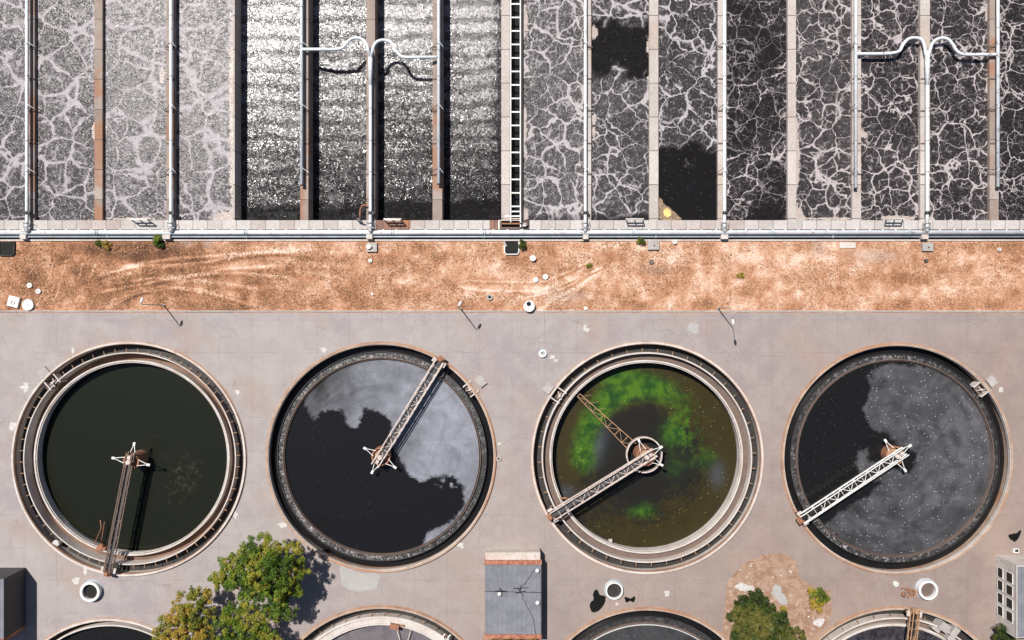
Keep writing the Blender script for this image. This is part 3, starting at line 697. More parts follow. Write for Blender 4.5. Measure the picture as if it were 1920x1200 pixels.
mb = MB(); mb.obox(U(24.5,565.5,.5), math.radians(-14), 2.05, 1.95, 0, .5); mb.build('slab', M['white'], e)
mb = MB(); mb.ring(U(24,567,.5), .25, .40, .5, .6, 20); mb.build('hatch', M['steel'], e)
mb = MB(); mb.obox(U(698,551,.2), .5, .3, .55, 0, .3); mb.build('marker_post', M['white'], label='tiny white marker block in the grass left of centre', cat='marker')
for k, (x0, x1, y0, y1, lb) in enumerate(((687.5,706.5,455,472,'pale concrete block with a round cap below the central pipe'),(1215,1236,450.5,468,'pale square concrete block at the soil edge right of centre'),
      (1730,1750,455,470.5,'pale square concrete block at the soil edge in the right part'))):
    e = empty('concrete_block', U((x0+x1)/2,(y0+y1)/2), lb, 'concrete block', 'concrete blocks at the soil edge')
    mb = MB(); p, q = U(x0,y1,.55), U(x1,y0,.55); mb.box(p.x, q.x, p.y, q.y, -.2, .55); mb.build('slab', M['plain'], e)
    mb = MB(); mb.cyl(U((x0+x1)/2+1,(y0+y1)/2+1,.55), .12, .55, .75, 10); mb.build('bolt', M['darkmetal'], e)
    if k == 0:
        mb = MB(); mb.cyl(U(691.5,463,.6), .42, .5, 1.0, 20); mb.build('round_cap', M['white'], e)
mb = MB(); p, q = U(1574,465,.1), U(1604,454.5,.1); mb.box(p.x, q.x, p.y, q.y, -.1, .16); mb.build('concrete_slab', M['rim_white'], label='flat white rectangular slab at the soil edge in the right half', cat='slab')
for k, (x0, x1, y0, y1) in enumerate(((945,974,452.5,478),(-4,27.5,453,480))):
    e = empty('pit', U((x0+x1)/2,(y0+y1)/2), ['open dark rectangular pit with a white rim at the foot of the laddered channel','dark pit cut off by the left edge of the soil strip'][k], 'pit', 'open pits at the soil edge')
    p, q = U(x0,y1,.3), U(x1,y0,.3); cx, cy = (p.x+q.x)/2, (p.y+q.y)/2; wx, wy = q.x-p.x, q.y-p.y
    mb = MB(); mb.box(p.x+.2, q.x-.2, p.y+.2, q.y, .0, .07); mb.build('opening', M['black'], e)  # flat black slab, the pit's inner shade is put into its colour
    mt = M['white'] if k == 0 else M['darkwet']
    mb = MB(); mb.tube([(p.x+.1, q.y-(.9 if k == 0 else 0), .32), (p.x+.1, p.y+.5, .32), (p.x+.5, p.y+.1, .32), (q.x-.5, p.y+.1, .32), (q.x-.1, p.y+.5, .32), (q.x-.1, q.y-(.9 if k == 0 else 0), .32)], .12, 8)
    mb.box(p.x, p.x+.2, p.y+.3, q.y, 0, .3); mb.box(q.x-.2, q.x, p.y+.3, q.y, 0, .3); mb.box(p.x+.3, q.x-.3, p.y, p.y+.2, 0, .3); mb.build('rim', mt, e)
    if k == 0:
        mb = MB(); mb.add([(p.x+.1,q.y,.36),(p.x+.6,q.y-.9,.36),(p.x+.1,q.y-1.05,.36),(p.x-.2,q.y-.1,.36),(p.x+.1,q.y,.2),(p.x+.6,q.y-.9,.2),(p.x+.1,q.y-1.05,.2),(p.x-.2,q.y-.1,.2)],
            [(0,3,2,1),(4,5,6,7),(0,1,5,4),(1,2,6,5),(2,3,7,6),(3,0,4,7)]); mb.build('corner_plate', M['plain'], e)

# street lamps
def lamp(bx, by, h, arm, label):
    e = empty('street_lamp', U(bx, by), label, 'street lamp', 'street lamps along the kerb'); b = U(bx, by)
    mb = MB(); mb.cyl(b, .25, 0, .35, 12); mb.build('base', M['plain'], e)
    mb = MB(); mb.tube([(b.x,b.y,.3),(b.x,b.y,h)], [.12,.075], 8); mb.build('pole', M['steel'], e)
    t_ = Vector((b.x+arm[0], b.y+arm[1], h+.25))
    mb = MB(); mb.tube([(b.x,b.y,h-.1),((b.x+t_.x)/2,(b.y+t_.y)/2,h+.2),t_], .05, 6); mb.build('arm', M['steel'], e)
    d = Vector((arm[0],arm[1],0)).normalized()
    mb = MB(); mb.tube([t_-d*.15, t_+d*.1, t_+d*.6, t_+d*.85], [.12,.24,.22,.1], 10); mb.build('lamp_head', M['white'], e)
lamp(308, 572.5, 8.6, (.1, .4), 'leaning street lamp at the kerb in the left part of the grass strip')
lamp(864, 579, 8.6, (.3, .5), 'street lamp at the kerb just left of centre')
lamp(1346, 578, 8.2, (.3, -2.2), 'street lamp at the kerb in the right half with its arm over the pavement')

# ------------------------------------------------------------------ small plants
def leaf_mat(name, cols, dark):
    n = N(name); g = n.new('ShaderNodeNewGeometry'); r = g.outputs['Random Per Island']
    f = n.math('ADD', n.math('MULTIPLY', r, .5), n.math('MULTIPLY', n.mr(n.noise(n.pos, .22, 3, .6), .36, .64), .7), clamp=True)
    k = n.new('ShaderNodeValToRGB'); n.set(k.inputs[0], f); e = k.color_ramp.elements
    e[0].position = 0; e[0].color = (*dark, 1); e[1].position = 1; e[1].color = (*cols[-1], 1)
    for j, c in enumerate(cols[:-1]): q = e.new((j+1)/len(cols)); q.color = (*c, 1)
    n.out(k.outputs[0], .55, 0, .3)
    n.b.inputs['Subsurface Weight'].default_value = 0
    return n.m
M['leaf_green'] = leaf_mat('leaf_green', [(.03,.065,.004),(.075,.14,.006),(.15,.19,.012),(.30,.23,.03)], (.012,.025,.003))
M['leaf_olive'] = leaf_mat('leaf_olive', [(.05,.075,.006),(.12,.14,.012),(.25,.21,.02),(.36,.21,.035)], (.012,.018,.003))
M['leaf_dark'] = leaf_mat('leaf_dark', [(.015,.028,.003),(.032,.05,.005),(.07,.08,.01),(.12,.10,.02)], (.005,.008,.002))
M['bark'] = simple('bark', (.16,.11,.075), (.10,.07,.05), 4, .9, 0, .6)

def leaves(pts, nrm, size, r):
    """diamond leaf quads with unconnected verts"""
    n = len(pts); a = r.normal(size=(n,3)); a -= nrm*(a*nrm).sum(1)[:,None]; a /= np.linalg.norm(a,axis=1)[:,None]
    b = np.cross(nrm, a); s = size[:,None]
    v = np.stack([pts-a*s, pts+b*s*.30, pts+a*s, pts-b*s*.30], 1).reshape(-1,3)
    return v
def mesh_quads(name, v, mat, parent):
    off = np.array(wloc(parent)); v = v-off; n = len(v)//4
    me = bpy.data.meshes.new(name); me.vertices.add(len(v)); me.vertices.foreach_set('co', v.astype(np.float32).ravel())
    me.loops.add(n*4); me.loops.foreach_set('vertex_index', np.arange(n*4)); me.polygons.add(n); me.polygons.foreach_set('loop_start', np.arange(0, n*4, 4))
    me.update(calc_edges=True); me.materials.append(mat)
    o = bpy.data.objects.new(name, me); COL.objects.link(o); o.parent = parent; return o

def tree(name, base, lobes, mat, label, cat, seed, dens=1.0, leaf=.30, group=None):
    """lobes: (px,py,z,radius m) seen position of each leafy mass"""
    r = np.random.RandomState(seed); b = U(*base)
    e = empty(name, b, label, cat, group); allv = []; tips = []
    for (px, py, z, R) in lobes:
        c = np.array(U(px, py, z)); tips.append(c)
        nsub = int(11*R*R*dens/1.6)+5
        d = r.normal(size=(nsub,3)); d[:,2] = np.abs(d[:,2])*.9-.15; d /= np.linalg.norm(d,axis=1)[:,None]
        sc_ = c + d*np.array([R,R,R*.75])*r.uniform(.45,1.18,(nsub,1))
        for s_ in sc_:
            rr = r.uniform(.28,.72)*min(1, .5+R*.25); k = int(300*rr*rr*dens)+18
            q = r.normal(size=(k,3)); q /= np.linalg.norm(q,axis=1)[:,None]
            q[:,2] = np.where(q[:,2] < -.3, -q[:,2], q[:,2])
            pts = s_ + q*rr*r.uniform(.5,1.12,(k,1)); n = q*.8+r.normal(size=(k,3))*.55+np.array([0,0,.45]); n /= np.linalg.norm(n,axis=1)[:,None]
            allv.append(leaves(pts, n, r.uniform(leaf*.55,leaf*1.15,k), r))
    v = np.concatenate(allv); mesh_quads('crown', v, mat, e)
    top = max(t_[2] for t_ in tips)
    if top > 2.5:
        mb = MB(); th = max(.18, .035*top)
        mb.tube([(b.x,b.y,-.1),(b.x+.1,b.y,top*.2),(b.x,b.y+.1,top*.42)], [th*1.5,th,th*.85], 9)
        for c in tips:
            m1 = Vector((b.x,b.y+.1,top*.38)); m2 = Vector(c); mid = m1.lerp(m2,.5)+Vector((0,0,.4))
            mb.tube([m1,mid,m2+Vector((0,0,-.1))], [th*.6,th*.38,th*.12], 6, False)
        mb.build('trunk', M['bark'], e)
    else:
        mb = MB()
        for c in tips: mb.tube([(b.x,b.y,0),tuple(c)], [.06,.02], 5, False)
        mb.build('stem', M['bark'], e)
    return e
tree('bush', (298,455,0), [(298,453,.7,.75),(295,448,.8,.5),(301,459,.5,.5)], M['leaf_green'], 'green bush growing beside the pipes near the left saddle block', 'bush', 5, .8, .22)
tree('bush', (979,459,0), [(979,456,.6,.5),(981,461,.5,.5),(977,464,.4,.35)], M['leaf_dark'], 'small dark green bush beside the white rimmed pit', 'bush', 6, .8, .2)
tree('bush', (1203,452,0), [(1203,451,.5,.5),(1206,454,.4,.35),(1199,454,.3,.35)], M['leaf_olive'], 'small spiky weed at the soil edge left of the square concrete block', 'bush', 8, .7, .2)
tree('bush', (190,457,0), [(186,456,.25,.55),(196,458,.25,.6),(204,462,.2,.5)], M['leaf_olive'], 'low green and ochre weeds at the soil edge left of the bush', 'bush', 9, .5, .2)
tree('bush', (1388,516,0), [(1385,516,.12,.3),(1391,516,.12,.3)], M['leaf_olive'], 'tiny green weed in the dry grass right of centre', 'bush', 12, .5, .18)
tree('bush', (1102,499,0), [(1102,499,.15,.3),(1106,498,.12,.2)], M['leaf_olive'], 'tiny green weed at the upper end of the tyre tracks', 'bush', 13, .5, .18)

# dry grass tufts over the soil strip
def dry_mat():
    n = N('dry_grass'); g = n.new('ShaderNodeNewGeometry'); k = n.new('ShaderNodeValToRGB'); n.set(k.inputs[0], g.outputs['Random Per Island']); e = k.color_ramp.elements
    e[0].color = (.20,.095,.045,1); e[1].color = (.74,.50,.34,1); q = e.new(.5); q.color = (.46,.25,.13,1); return n.out(k.outputs[0], .9)
NT = 15000
gx = rng.uniform(XL, 1990, NT*2); gy = rng.uniform(455, 580, NT*2)
keep = rng.rand(NT*2) < np.clip((fbm(gx/40, gy/20, 91)-.38)*4+.15-.3*(gx > 1000), .03, 1); keep &= ~((gx > 942) & (gx < 977) & (gy < 481)) & ~((gx < 31) & (gy < 483)); gx, gy = gx[keep], gy[keep]; k = len(gx)
P0 = np.stack([(gx-960)/10, (600-gy)/10, np.full(k, .04)], -1); P0 = np.repeat(P0, 4, 0)+np.concatenate([rng.normal(0, .09, (k*4, 2)), rng.uniform(0, .12, (k*4, 1))], 1)
nn = rng.normal(size=(k*4, 3))*.7+np.array([0,0,.6]); nn /= np.linalg.norm(nn, axis=1)[:, None]
vq = leaves(P0, nn, rng.uniform(.06, .20, k*4), rng)
e = bpy.data.objects.new('tmp_root', None); e.location = (0, 0, 0)
o = mesh_quads('dry_grass', vq, dry_mat(), e); o.parent = None; bpy.data.objects.remove(e)
tag(o, 'dry brown grass tufts scattered over the soil strip', 'grass', kind='stuff')

# ------------------------------------------------------------------ clarifier tanks
def pool(name, px, py, R, z, mat, func, r0=0.0, nr=70, na=200):
    c = TC(px, py); rr = np.linspace(r0+1e-3, R, nr); aa = np.linspace(0, 2*math.pi, na, endpoint=False)
    Rr, A = np.meshgrid(rr, aa, indexing='ij'); X = c.x+Rr*np.cos(A); Y = c.y+Rr*np.sin(A)
    PX = 960+X*10*H/(H-z); PY = 600-Y*10*H/(H-z)
    return grid_obj(name, X, Y, z, mat, func(PX, PY, Rr, A), closed=True)

def P2(e, mb, name, mat, **k): return mb.build(name, mat, e, **k)
def radial(c, a, r0, r1, z, wd, ht):
    return (c.x+r0*math.cos(a), c.y+r0*math.sin(a), z), (c.x+r1*math.cos(a), c.y+r1*math.sin(a), z)
CLG = 'round clarifier tanks'
def outer(e, c, R, mat, zt=.45, rw=.34):
    mb = MB(); mb.ring(c, R-rw, R, -4, zt, 160); P2(e, mb, 'outer_wall', mat)
    mb = MB(); mb.ring(c, R+.004, R+.18, -.2, .10, 160); P2(e, mb, 'footing', M['orange_conc'] if mat is M['rim_tan'] else M['rim_tan'])
    mb = MB(); mb.ring(c, R-rw-.10, R-rw-.003, -.4, zt-.14, 160); P2(e, mb, 'inner_lip', M['rim_white'] if mat is M['rim_tan'] else M['orange_conc'])

def style_full(px, py, R, label, ring_light):
    """full tank: black channel, foamy launder ring, scum covered pool"""
    c = TC(px, py); e = empty('clarifier_tank', c, label, 'tank', CLG)
    outer(e, c, R, M['rim_tan'])
    mb = MB(); mb.ring(c, 19.62, 19.74, -3, -.55, 160); P2(e, mb, 'channel_weir', M['darkmetal'])
    mb = MB(); mb.ring(c, 18.50, 18.64, -3, -.42, 160); P2(e, mb, 'pool_weir', M['launder_brown'])
    mb = MB(); mb.ring(c, 18.30, 18.36, -3, -.52, 160); P2(e, mb, 'scum_baffle', M['launder_brown'])
    mb = MB(); mb.ring(c, 18.64, 19.62, -1.8, -1.7, 120); P2(e, mb, 'launder_floor', M['darkwet'])
    mb = MB(); mb.ring(c, 19.74, R-.3, -1.75, -1.6, 120); o = P2(e, mb, 'channel_floor', M['blackwater'])
    def f(PX, PY, Rr, A):
        return {'scum': np.clip(ring_light(A)+.5*(fbm(A*9, Rr*2, 3)-.5), 0, 1)}
    pool('water', px, py, 19.63, -.85, M['foamring'], f, 18.62, 6, 300)
    return e, c
def style_dry(px, py, R, label, wall_mat, ledge_mat, nb=54, lvl=-2.2, tw=.24, ledge_z=-1.45):
    """tank with peripheral ledge and brackets, low water"""
    c = TC(px, py); e = empty('clarifier_tank', c, label, 'tank', CLG)
    outer(e, c, R, wall_mat)
    r1 = R-1.95
    mb = MB(); mb.ring(c, r1-tw, r1, -3, .02, 160); P2(e, mb, 'channel_weir', M['rim_white'])
    mb = MB(); mb.ring(c, r1-1.45, r1-tw, -4, ledge_z, 160); P2(e, mb, 'ledge', ledge_mat)
    mb = MB(); mb.ring(c, r1-1.80, r1-1.5, -4.5, -.30 if ledge_z > -1 else -.75, 160); P2(e, mb, 'pool_weir', M['rim_white'])
    mb = MB(); mb.ring(c, r1-2.02, r1-1.90, -1.9, -.9, 160); P2(e, mb, 'scum_baffle', M['rim_white'])
    mb = MB(); mb.ring(c, r1, R-.3, -1.9, -1.75, 120); P2(e, mb, 'channel_floor', M['darkwet'])
    for k in range(nb):
        a = 2*math.pi*(k+.3)/nb; p, q = radial(c, a, r1+.004, r1+.75, -.12, .1, .1)
        mb = MB(); mb.beam(p, q, .10, .12); mb.beam(p, (p[0]+.0, p[1]+.001, -1.2), .08); mb.build('bracket', M['ochre_steel'], e)
    return e, c, r1

def truss_bridge(px0, py0, px1, py1, label, z=1.5, wd=1.35, hubr=1.75, mats=('bridge','grating'), end='rust', arms=(110, 235, 330), group='scraper bridges over the tanks', feedring=0, zwater=-1.0):
    """hub at px0,py0; outer end at px1,py1"""
    a = U(px0, py0, z); b = U(px1, py1, z); a.z = b.z = z; d = (b-a); L = d.length; d.normalize(); s = Vector((-d.y, d.x, 0))
    e = empty('scraper_bridge', (a.x, a.y, 0), label, 'bridge', group); mt = M[mats[0]]
    mb = MB(); mb.beam(a-d*1.2+Vector((0,0,-.05)), b, wd*.62, .08); mb.build('deck', M[mats[1]], e)
    for sg in (1, -1):
        mb = MB(); o = s*sg*wd/2
        mb.beam(a-d*1.8+o+Vector((0,0,.75)), b+o+Vector((0,0,.75)), .17, .10); mb.beam(a-d*1.8+o+Vector((0,0,-.1)), b+o*1.25+Vector((0,0,-.1)), .20, .25)
        n = int(L/1.5)
        for k in range(n+1):
            p = a+d*(L*k/n)+o; mb.beam(p+Vector((0,0,-.1)), p+Vector((0,0,.75)), .06)
        mb.build('handrail', mt, e)
    mb = MB(); n = int(L/1.5)
    for k in range(n):
        p = a+d*(L*k/n); q = a+d*(L*(k+1)/n); sg = 1 if k % 2 else -1
        mb.beam(p+s*sg*wd/2, q-s*sg*wd/2, .11, .06); mb.beam(p+s*wd/2+Vector((0,0,.02)), p-s*wd/2+Vector((0,0,.02)), .08, .06)
    mb.build('cross_bracing', mt, e)
    # hub
    mb = MB(); mb.ring((a.x,a.y), hubr-.28, hubr, -3, z-.45, 36); mb.build('hub_ring', M['rust'] if hubr < 2 else mt, e)
    mb = MB(); mb.cyl((a.x,a.y), hubr-.55, -3, z-.75, 28); mb.build('hub_platform', M['ochre_steel'], e)
    mb = MB(); mb.cyl((a.x,a.y), .42, z-.7, z+.75, 14); mb.obox((a.x+d.x*-.9,a.y+d.y*-.9), math.atan2(d.y,d.x), .7, .55, z, z+.7); mb.build('drive_motor', M['bridge'], e)
    if feedring:
        mb = MB(); mb.ring((a.x,a.y), feedring-.12, feedring+.12, -1.6, -.6, 60); mb.build('feed_well', mt, e)
    base = math.degrees(math.atan2(d.y, d.x))
    for k in arms:
        t_ = math.radians(base+k); u = Vector((math.cos(t_), math.sin(t_), 0)); v = Vector((-u.y, u.x, 0)); c0 = Vector((a.x,a.y,z-.5)); tip = c0+u*3.3
        mb = MB(); mb.beam(c0+u*1.3+v*.55, tip, .11); mb.beam(c0+u*1.3-v*.55, tip, .11); mb.obox((tip.x,tip.y), t_, .62, .42, tip.z-.14, tip.z+.14)
        mb.build('strut_arm', M['white'], e)
    # end carriage
    ang = math.atan2(d.y, d.x); cm = b
    mb = MB(); mb.obox((cm.x-d.x*.2,cm.y-d.y*.2), ang, .5, 2.7, z-.55, z-.2); mb.obox((cm.x+d.x*.35,cm.y+d.y*.35), ang, .9, 1.1, z-.25, z+.35)
    mb.cyl((cm.x+d.x*.2,cm.y+d.y*.2), .32, z+.3, z+.8, 12); mb.build('end_carriage', M[end], e)
    for sg in (1, -1):
        p = cm+s*sg*1.15; mb = MB(); mb.tube([p-d*.12+Vector((0,0,-.78)), p+d*.12+Vector((0,0,-.78))], .27, 14); mb.build('wheel', M['darkmetal'], e)
        mb = MB(); mb.obox((p.x-d.x*.35,p.y-d.y*.35), ang, .95, .42, z-.2, z+.12); mb.build('wheel_box', M['rim_white'], e)
    return e

def scum_box(px, py, ang, label, R_out=1):
    """concrete box with access slab at the tank rim; ang = radial direction in degrees"""
    e = empty('scum_box', U(px, py), label, 'scum box', 'scum boxes at the tank rims'); c = U(px, py); t_ = math.radians(ang); u = Vector((math.cos(t_), math.sin(t_), 0)); v = Vector((-u.y,u.x,0))
    p = c+u*2.35; mb = MB(); mb.obox((p.x,p.y), t_, 1.5, 1.9, -.1, .42); mb.build('step_slab', M['plain'], e)
    for sg in (1, -1):
        q = c+v*sg*1.15; mb = MB(); mb.obox((q.x,q.y), t_, 2.0, .22, -2, .25); mb.build('side_wall', M['rim_white'], e)
    mb = MB(); mb.obox((c.x-u.x*.3,c.y-u.y*.3), t_, 1.2, 1.5, -1.5, -.3); mb.build('trough', M['launder_brown'], e)
    mb = MB(); w_ = c-u*.2; mb.cyl((w_.x,w_.y), .22, -.3, .6, 10); mb.beam(w_+v*.7+Vector((0,0,.3)), w_-v*.7+Vector((0,0,.3)), .12); mb.beam(w_+u*.7-v*.5+Vector((0,0,.1)), w_-u*.8+v*.3+Vector((0,0,.1)), .14); mb.build('valve', M['bridge'], e)

# --- tank A: dark green water, far left
eA, cA, rA = style_dry(243, 860, 21.9, 'round tank with very dark green water and orange ledge, far left of the upper row', M['rim_white'], M['launder_orange'], 60, -2.1, .2, -2.3)
def fA(PX, PY, Rr, A): return {'scum': np.clip(.9*blob(PX,PY,350,880,80,90)+.4*blob(PX,PY,300,960,80,60), 0, 1)*.50+.0*Rr}
mA = pool_mat('dark_green_water', (.010,.0115,.0065), (.019,.017,.007), (.45,.45,.42), .22, .78, .4)
pool('water', 243, 860, rA-1.85, -2.8, mA, fA)
truss_bridge(243, 866, 203, 1072, 'narrow brown bridge across the dark green tank at far left', mats=('launder_brown','grating'), end='rust', wd=1.1, hubr=1.5, arms=(90,180,270))
e = empty('sludge_rake', U(186, 1026, -1), 'thin bent rusty rake rods at the bottom rim of the dark green tank', 'rake')
mb = MB(); mb.tube([U(188,975,-1.2), U(190,990,-1.2), U(177,1020,-.9)], .09, 6); mb.tube([U(196,978,-1.2), U(190,1016,-.9)], .07, 6); mb.build('rod', M['rust'], e)
mb = MB(); mb.cyl(U(186,1027,0), .55, -1.4, -.1, 14); mb.cyl(U(193,1030,0), .3, -1.4, -.2, 12); mb.cyl(U(180,1031,0), .3, -1.4, -.2, 12); mb.build('pivot', M['rust'], e)
scum_box(99, 716, 131, 'pale concrete box at the upper left rim of the dark green tank')

# --- tank B: blue grey scum, second
def rlB(A):
    d = np.degrees(A) % 360
    return .15+.75*np.exp(-((d-200)/60)**2)+.55*np.exp(-((d-95)/40)**2)+.5*np.exp(-((d-285)/40)**2)+.25*np.exp(-((d-20)/30)**2)
eB, cB = style_full(715, 857, 21.5, 'round tank half covered by blue grey scum, second from the left in the upper row', rlB)
polyB = [(555,760),(565,710),(600,690),(640,670),(715,655),(790,670),(860,720),(905,790),(910,880),(900,950),(870,1010),(820,1050),(790,1040),(800,1000),(850,975),(872,950),(868,915),
         (850,893),(815,893),(790,905),(768,893),(757,872),(745,850),(728,832),(735,800),(727,780),(700,766),(683,766),(678,785),(672,803),(655,800),(646,785),(640,770),(612,768),(600,778),(580,790)]
polyB2 = [(655,735),(690,738),(700,752),(672,770),(655,800),(645,790),(640,760)]
def fB(PX, PY, Rr, A):
    s1 = poly_sd(PX+10*(fbm(PX/14,PY/14,2)-.5), PY+10*(fbm(PX/14,PY/14,5)-.5), polyB)
    v = np.clip(.5+s1/26, 0, 1)
    v = np.maximum(v, .72*np.clip((fbm(PX/9,PY/9,31)-.40)*4,0,1)*blob(PX,PY,845,905,42,16))
    v -= .45*np.clip((fbm(PX/7,PY/10,33)-.42)*4,0,1)*(blob(PX,PY,664,745,20,24))
    v *= np.clip((PX-548)/50, 0, 1)*.9+.1
    ang = np.degrees(A); tn = .35*(fbm(ang/26, Rr/.7, 41, 5)-.5)+.9*(fbm(PX/26, PY/26, 44, 5)-.5)+.30*blob(PX,PY,830,820,70,110)-.30*blob(PX,PY,640,700,50,50)-.2*blob(PX,PY,700,760,30,20)-.62*np.clip((690-PX)/110, 0, 1)
    return {'scum': np.clip(v, 0, 1), 'tone': tn}
mB = pool_mat('blue_grey_scum_water', (.009,.009,.010), (.155,.162,.190), (.50,.51,.54), .2, .60, .28)
pool('water', 715, 857, 18.31, -.9, mB, fB, nr=120, na=320)
truss_bridge(713, 857, 825, 676, 'long steel bridge from the hub to the upper right rim of the blue grey tank', arms=(94,150+33,265))
scum_box(883, 729, 37, 'pale concrete box at the upper right rim of the blue grey tank')

# --- tank C: algae
eC, cC, rC = style_dry(1213, 858, 21.7, 'round tank with bright green algae and white rims, third in the upper row', M['rim_white'], M['launder_brown'], 44, -2.4, .26)
def algae_mat():
    n = N('algae_water'); P = n.pos; g = n.attr('green'); b = n.attr('brown'); sheen = n.attr('blue')
    w_ = n.warp(P, .5, 1.3); nz = n.math('SUBTRACT', n.noise(w_, .8, 6, .68, .6), .5)
    nf = n.math('SUBTRACT', n.noise(n.warp(P, 1.5, .6), 3.6, 6, .8, .8), .5); gm = n.mr(n.math('ADD', n.math('ADD', g, n.math('MULTIPLY', nz, .60)), n.math('MULTIPLY', nf, .7)), .15, 1.0); bm = n.mr(n.math('ADD', b, n.math('MULTIPLY', nz, .9)), .3, .8)
    c = n.mix(n.math('MULTIPLY', bm, .9), (.012,.011,.009), n.mix(n.noise(P, .5, 5, .7, .6), (.036,.020,.006), (.030,.029,.007)))
    c = n.mix(sheen, c, (.055,.065,.075))  # blue-grey rainbow sheen painted into the water colour
    c = n.mix(n.math('MULTIPLY', gm, .95), c, n.mix(n.mr(n.noise(w_, .45, 4), .35, .65), (.012,.050,.008), (.055,.130,.008)))
    v = n.vor(P, 2.1, 'F1'); sel = n.mr(n.noise(P, .35, 5, .75), .50, .57)
    sp = n.math('MULTIPLY', n.math('MULTIPLY', n.mr(v, .16, .07, 0., 1.), sel), n.math('ADD', bm, n.math('MULTIPLY', gm, .4), clamp=True))
    c = n.mix(sp, c, (.45,.42,.14)); n.bump(n.noise(P, 3, 4), .08, .03)
    return n.out(c, .35, 0, .3)
def fC(PX, PY, Rr, A):
    cx, cy = 1213, 860; r = np.hypot(PX-cx, PY-cy); d = (np.degrees(np.arctan2(cy-PY, PX-cx))) % 360
    wob = 16*(fbm(d/22, r/60, 7)-.5); stk = fbm(d/11, r/5, 63, 5)-.5
    ringm = np.exp(-((r-118+wob-14*np.sin(np.radians(d)))/26)**2)
    am = np.where((d > 20) & (d < 200), 1., 0.); am = np.minimum(1, np.minimum(np.clip((d-40)/40,0,1), np.clip((204-d)/25,0,1)))
    g = ringm*am*1.05 + .75*blob(PX,PY,1160,705,45,22)
    g += .85*blob(PX,PY,1262,812,28,30)+.6*blob(PX,PY,1325,862,26,26)+.75*blob(PX,PY,1205,958,36,18)+.45*blob(PX,PY,1265,880,30,30)+.5*blob(PX,PY,1300,800,40,50)*(fbm(PX/7,PY/7,71) > .5)
    inner = np.clip(1-r/95, 0, 1)
    b = .25+.55*np.clip((r-80)/60, 0, 1)*(1-.5*blob(PX,PY,1090,970,60,60))+.35*blob(PX,PY,1300,770,60,60)-.5*inner
    b -= .6*np.clip((r-166)/16, 0, 1)
    b += .35*blob(PX,PY,1250,930,30,30)
    sheen = .8*np.exp(-((r-95)/14)**2)*np.clip(1-np.abs(d-165)/32, 0, 1)+.7*blob(PX,PY,1345,890,14,24)+.6*blob(PX,PY,1062,925,18,14)
    g = g*(1+.45*stk); b = b+.5*stk; g *= np.clip((192-r)/16, 0, 1)
    return {'green': np.clip(g, 0, 1), 'brown': np.clip(b, 0, 1), 'blue': np.clip(sheen, 0, 1)}
pool('water', 1213, 858, rC-1.85, -3.5, algae_mat(), fC, nr=130, na=460)
truss_bridge(1212, 857, 1034, 968, 'pale steel bridge from the hub to the lower left rim of the green algae tank', mats=('bridge','grating'), end='rust', feedring=3.3, arms=(120,180,262), wd=1.5)
# ochre rake truss at water level
e = empty('rake_truss', U(1150, 800, -1.6), 'ochre lattice rake truss reaching over the green algae at the upper left', 'rake')
A0, A1 = U(1085,741,-1.5), U(1186,838,-1.5); d = (A1-A0).normalized(); s = Vector((-d.y,d.x,0)); L = (A1-A0).length
for sg in (1, -1):
    mb = MB(); mb.beam(A0+s*sg*.35, A1+s*sg*.95, .13); mb.build('chord', M['ochre_steel'], e)
mb = MB(); n_ = 7
for k in range(n_):
    w0, w1 = .35+.6*k/n_, .35+.6*(k+1)/n_; p = A0+d*(L*k/n_); q = A0+d*(L*(k+1)/n_); sg = 1 if k % 2 else -1
    mb.beam(p+s*w0, p-s*w0, .10); mb.beam(p+s*sg*w0, q-s*sg*w1, .07)
mb.build('lattice', M['ochre_steel'], e)
for k in range(3):
    p = A0+d*(L*(.05+.13*k)); mb = MB(); mb.beam(p+s*.3+Vector((0,0,-.2)), p+s*1.7+d*1.0+Vector((0,0,-.3)), .06); mb.build('rake_blade', M['ochre_steel'], e)
scum_box(1047, 741, 144, 'pale stained concrete box at the upper left rim of the green algae tank')
e = empty('skimmer', U(1062, 935, -.4), 'small rusty skimmer frame beside the lower left end of the bridge on the green tank', 'skimmer')
mb = MB(); mb.beam(U(1050,935,.3), U(1062,933,.3), .3, .12); mb.build('blade', M['rust'], e)
mb = MB(); mb.beam(U(1062,934,.3), U(1082,935,.3), .08); mb.beam(U(1060,934,.2), U(1066,946,.2), .10); mb.beam(U(1063,934,.2), U(1059,946,.2), .08); mb.build('frame', M['rust'], e)
mb = MB(); mb.obox(U(1144.5,1014,-2.3), .1, .7, .7, -2.45, -2.2); mb.build('float', M['plain'], label='small square pale float at the bottom of the green algae tank', cat='float')

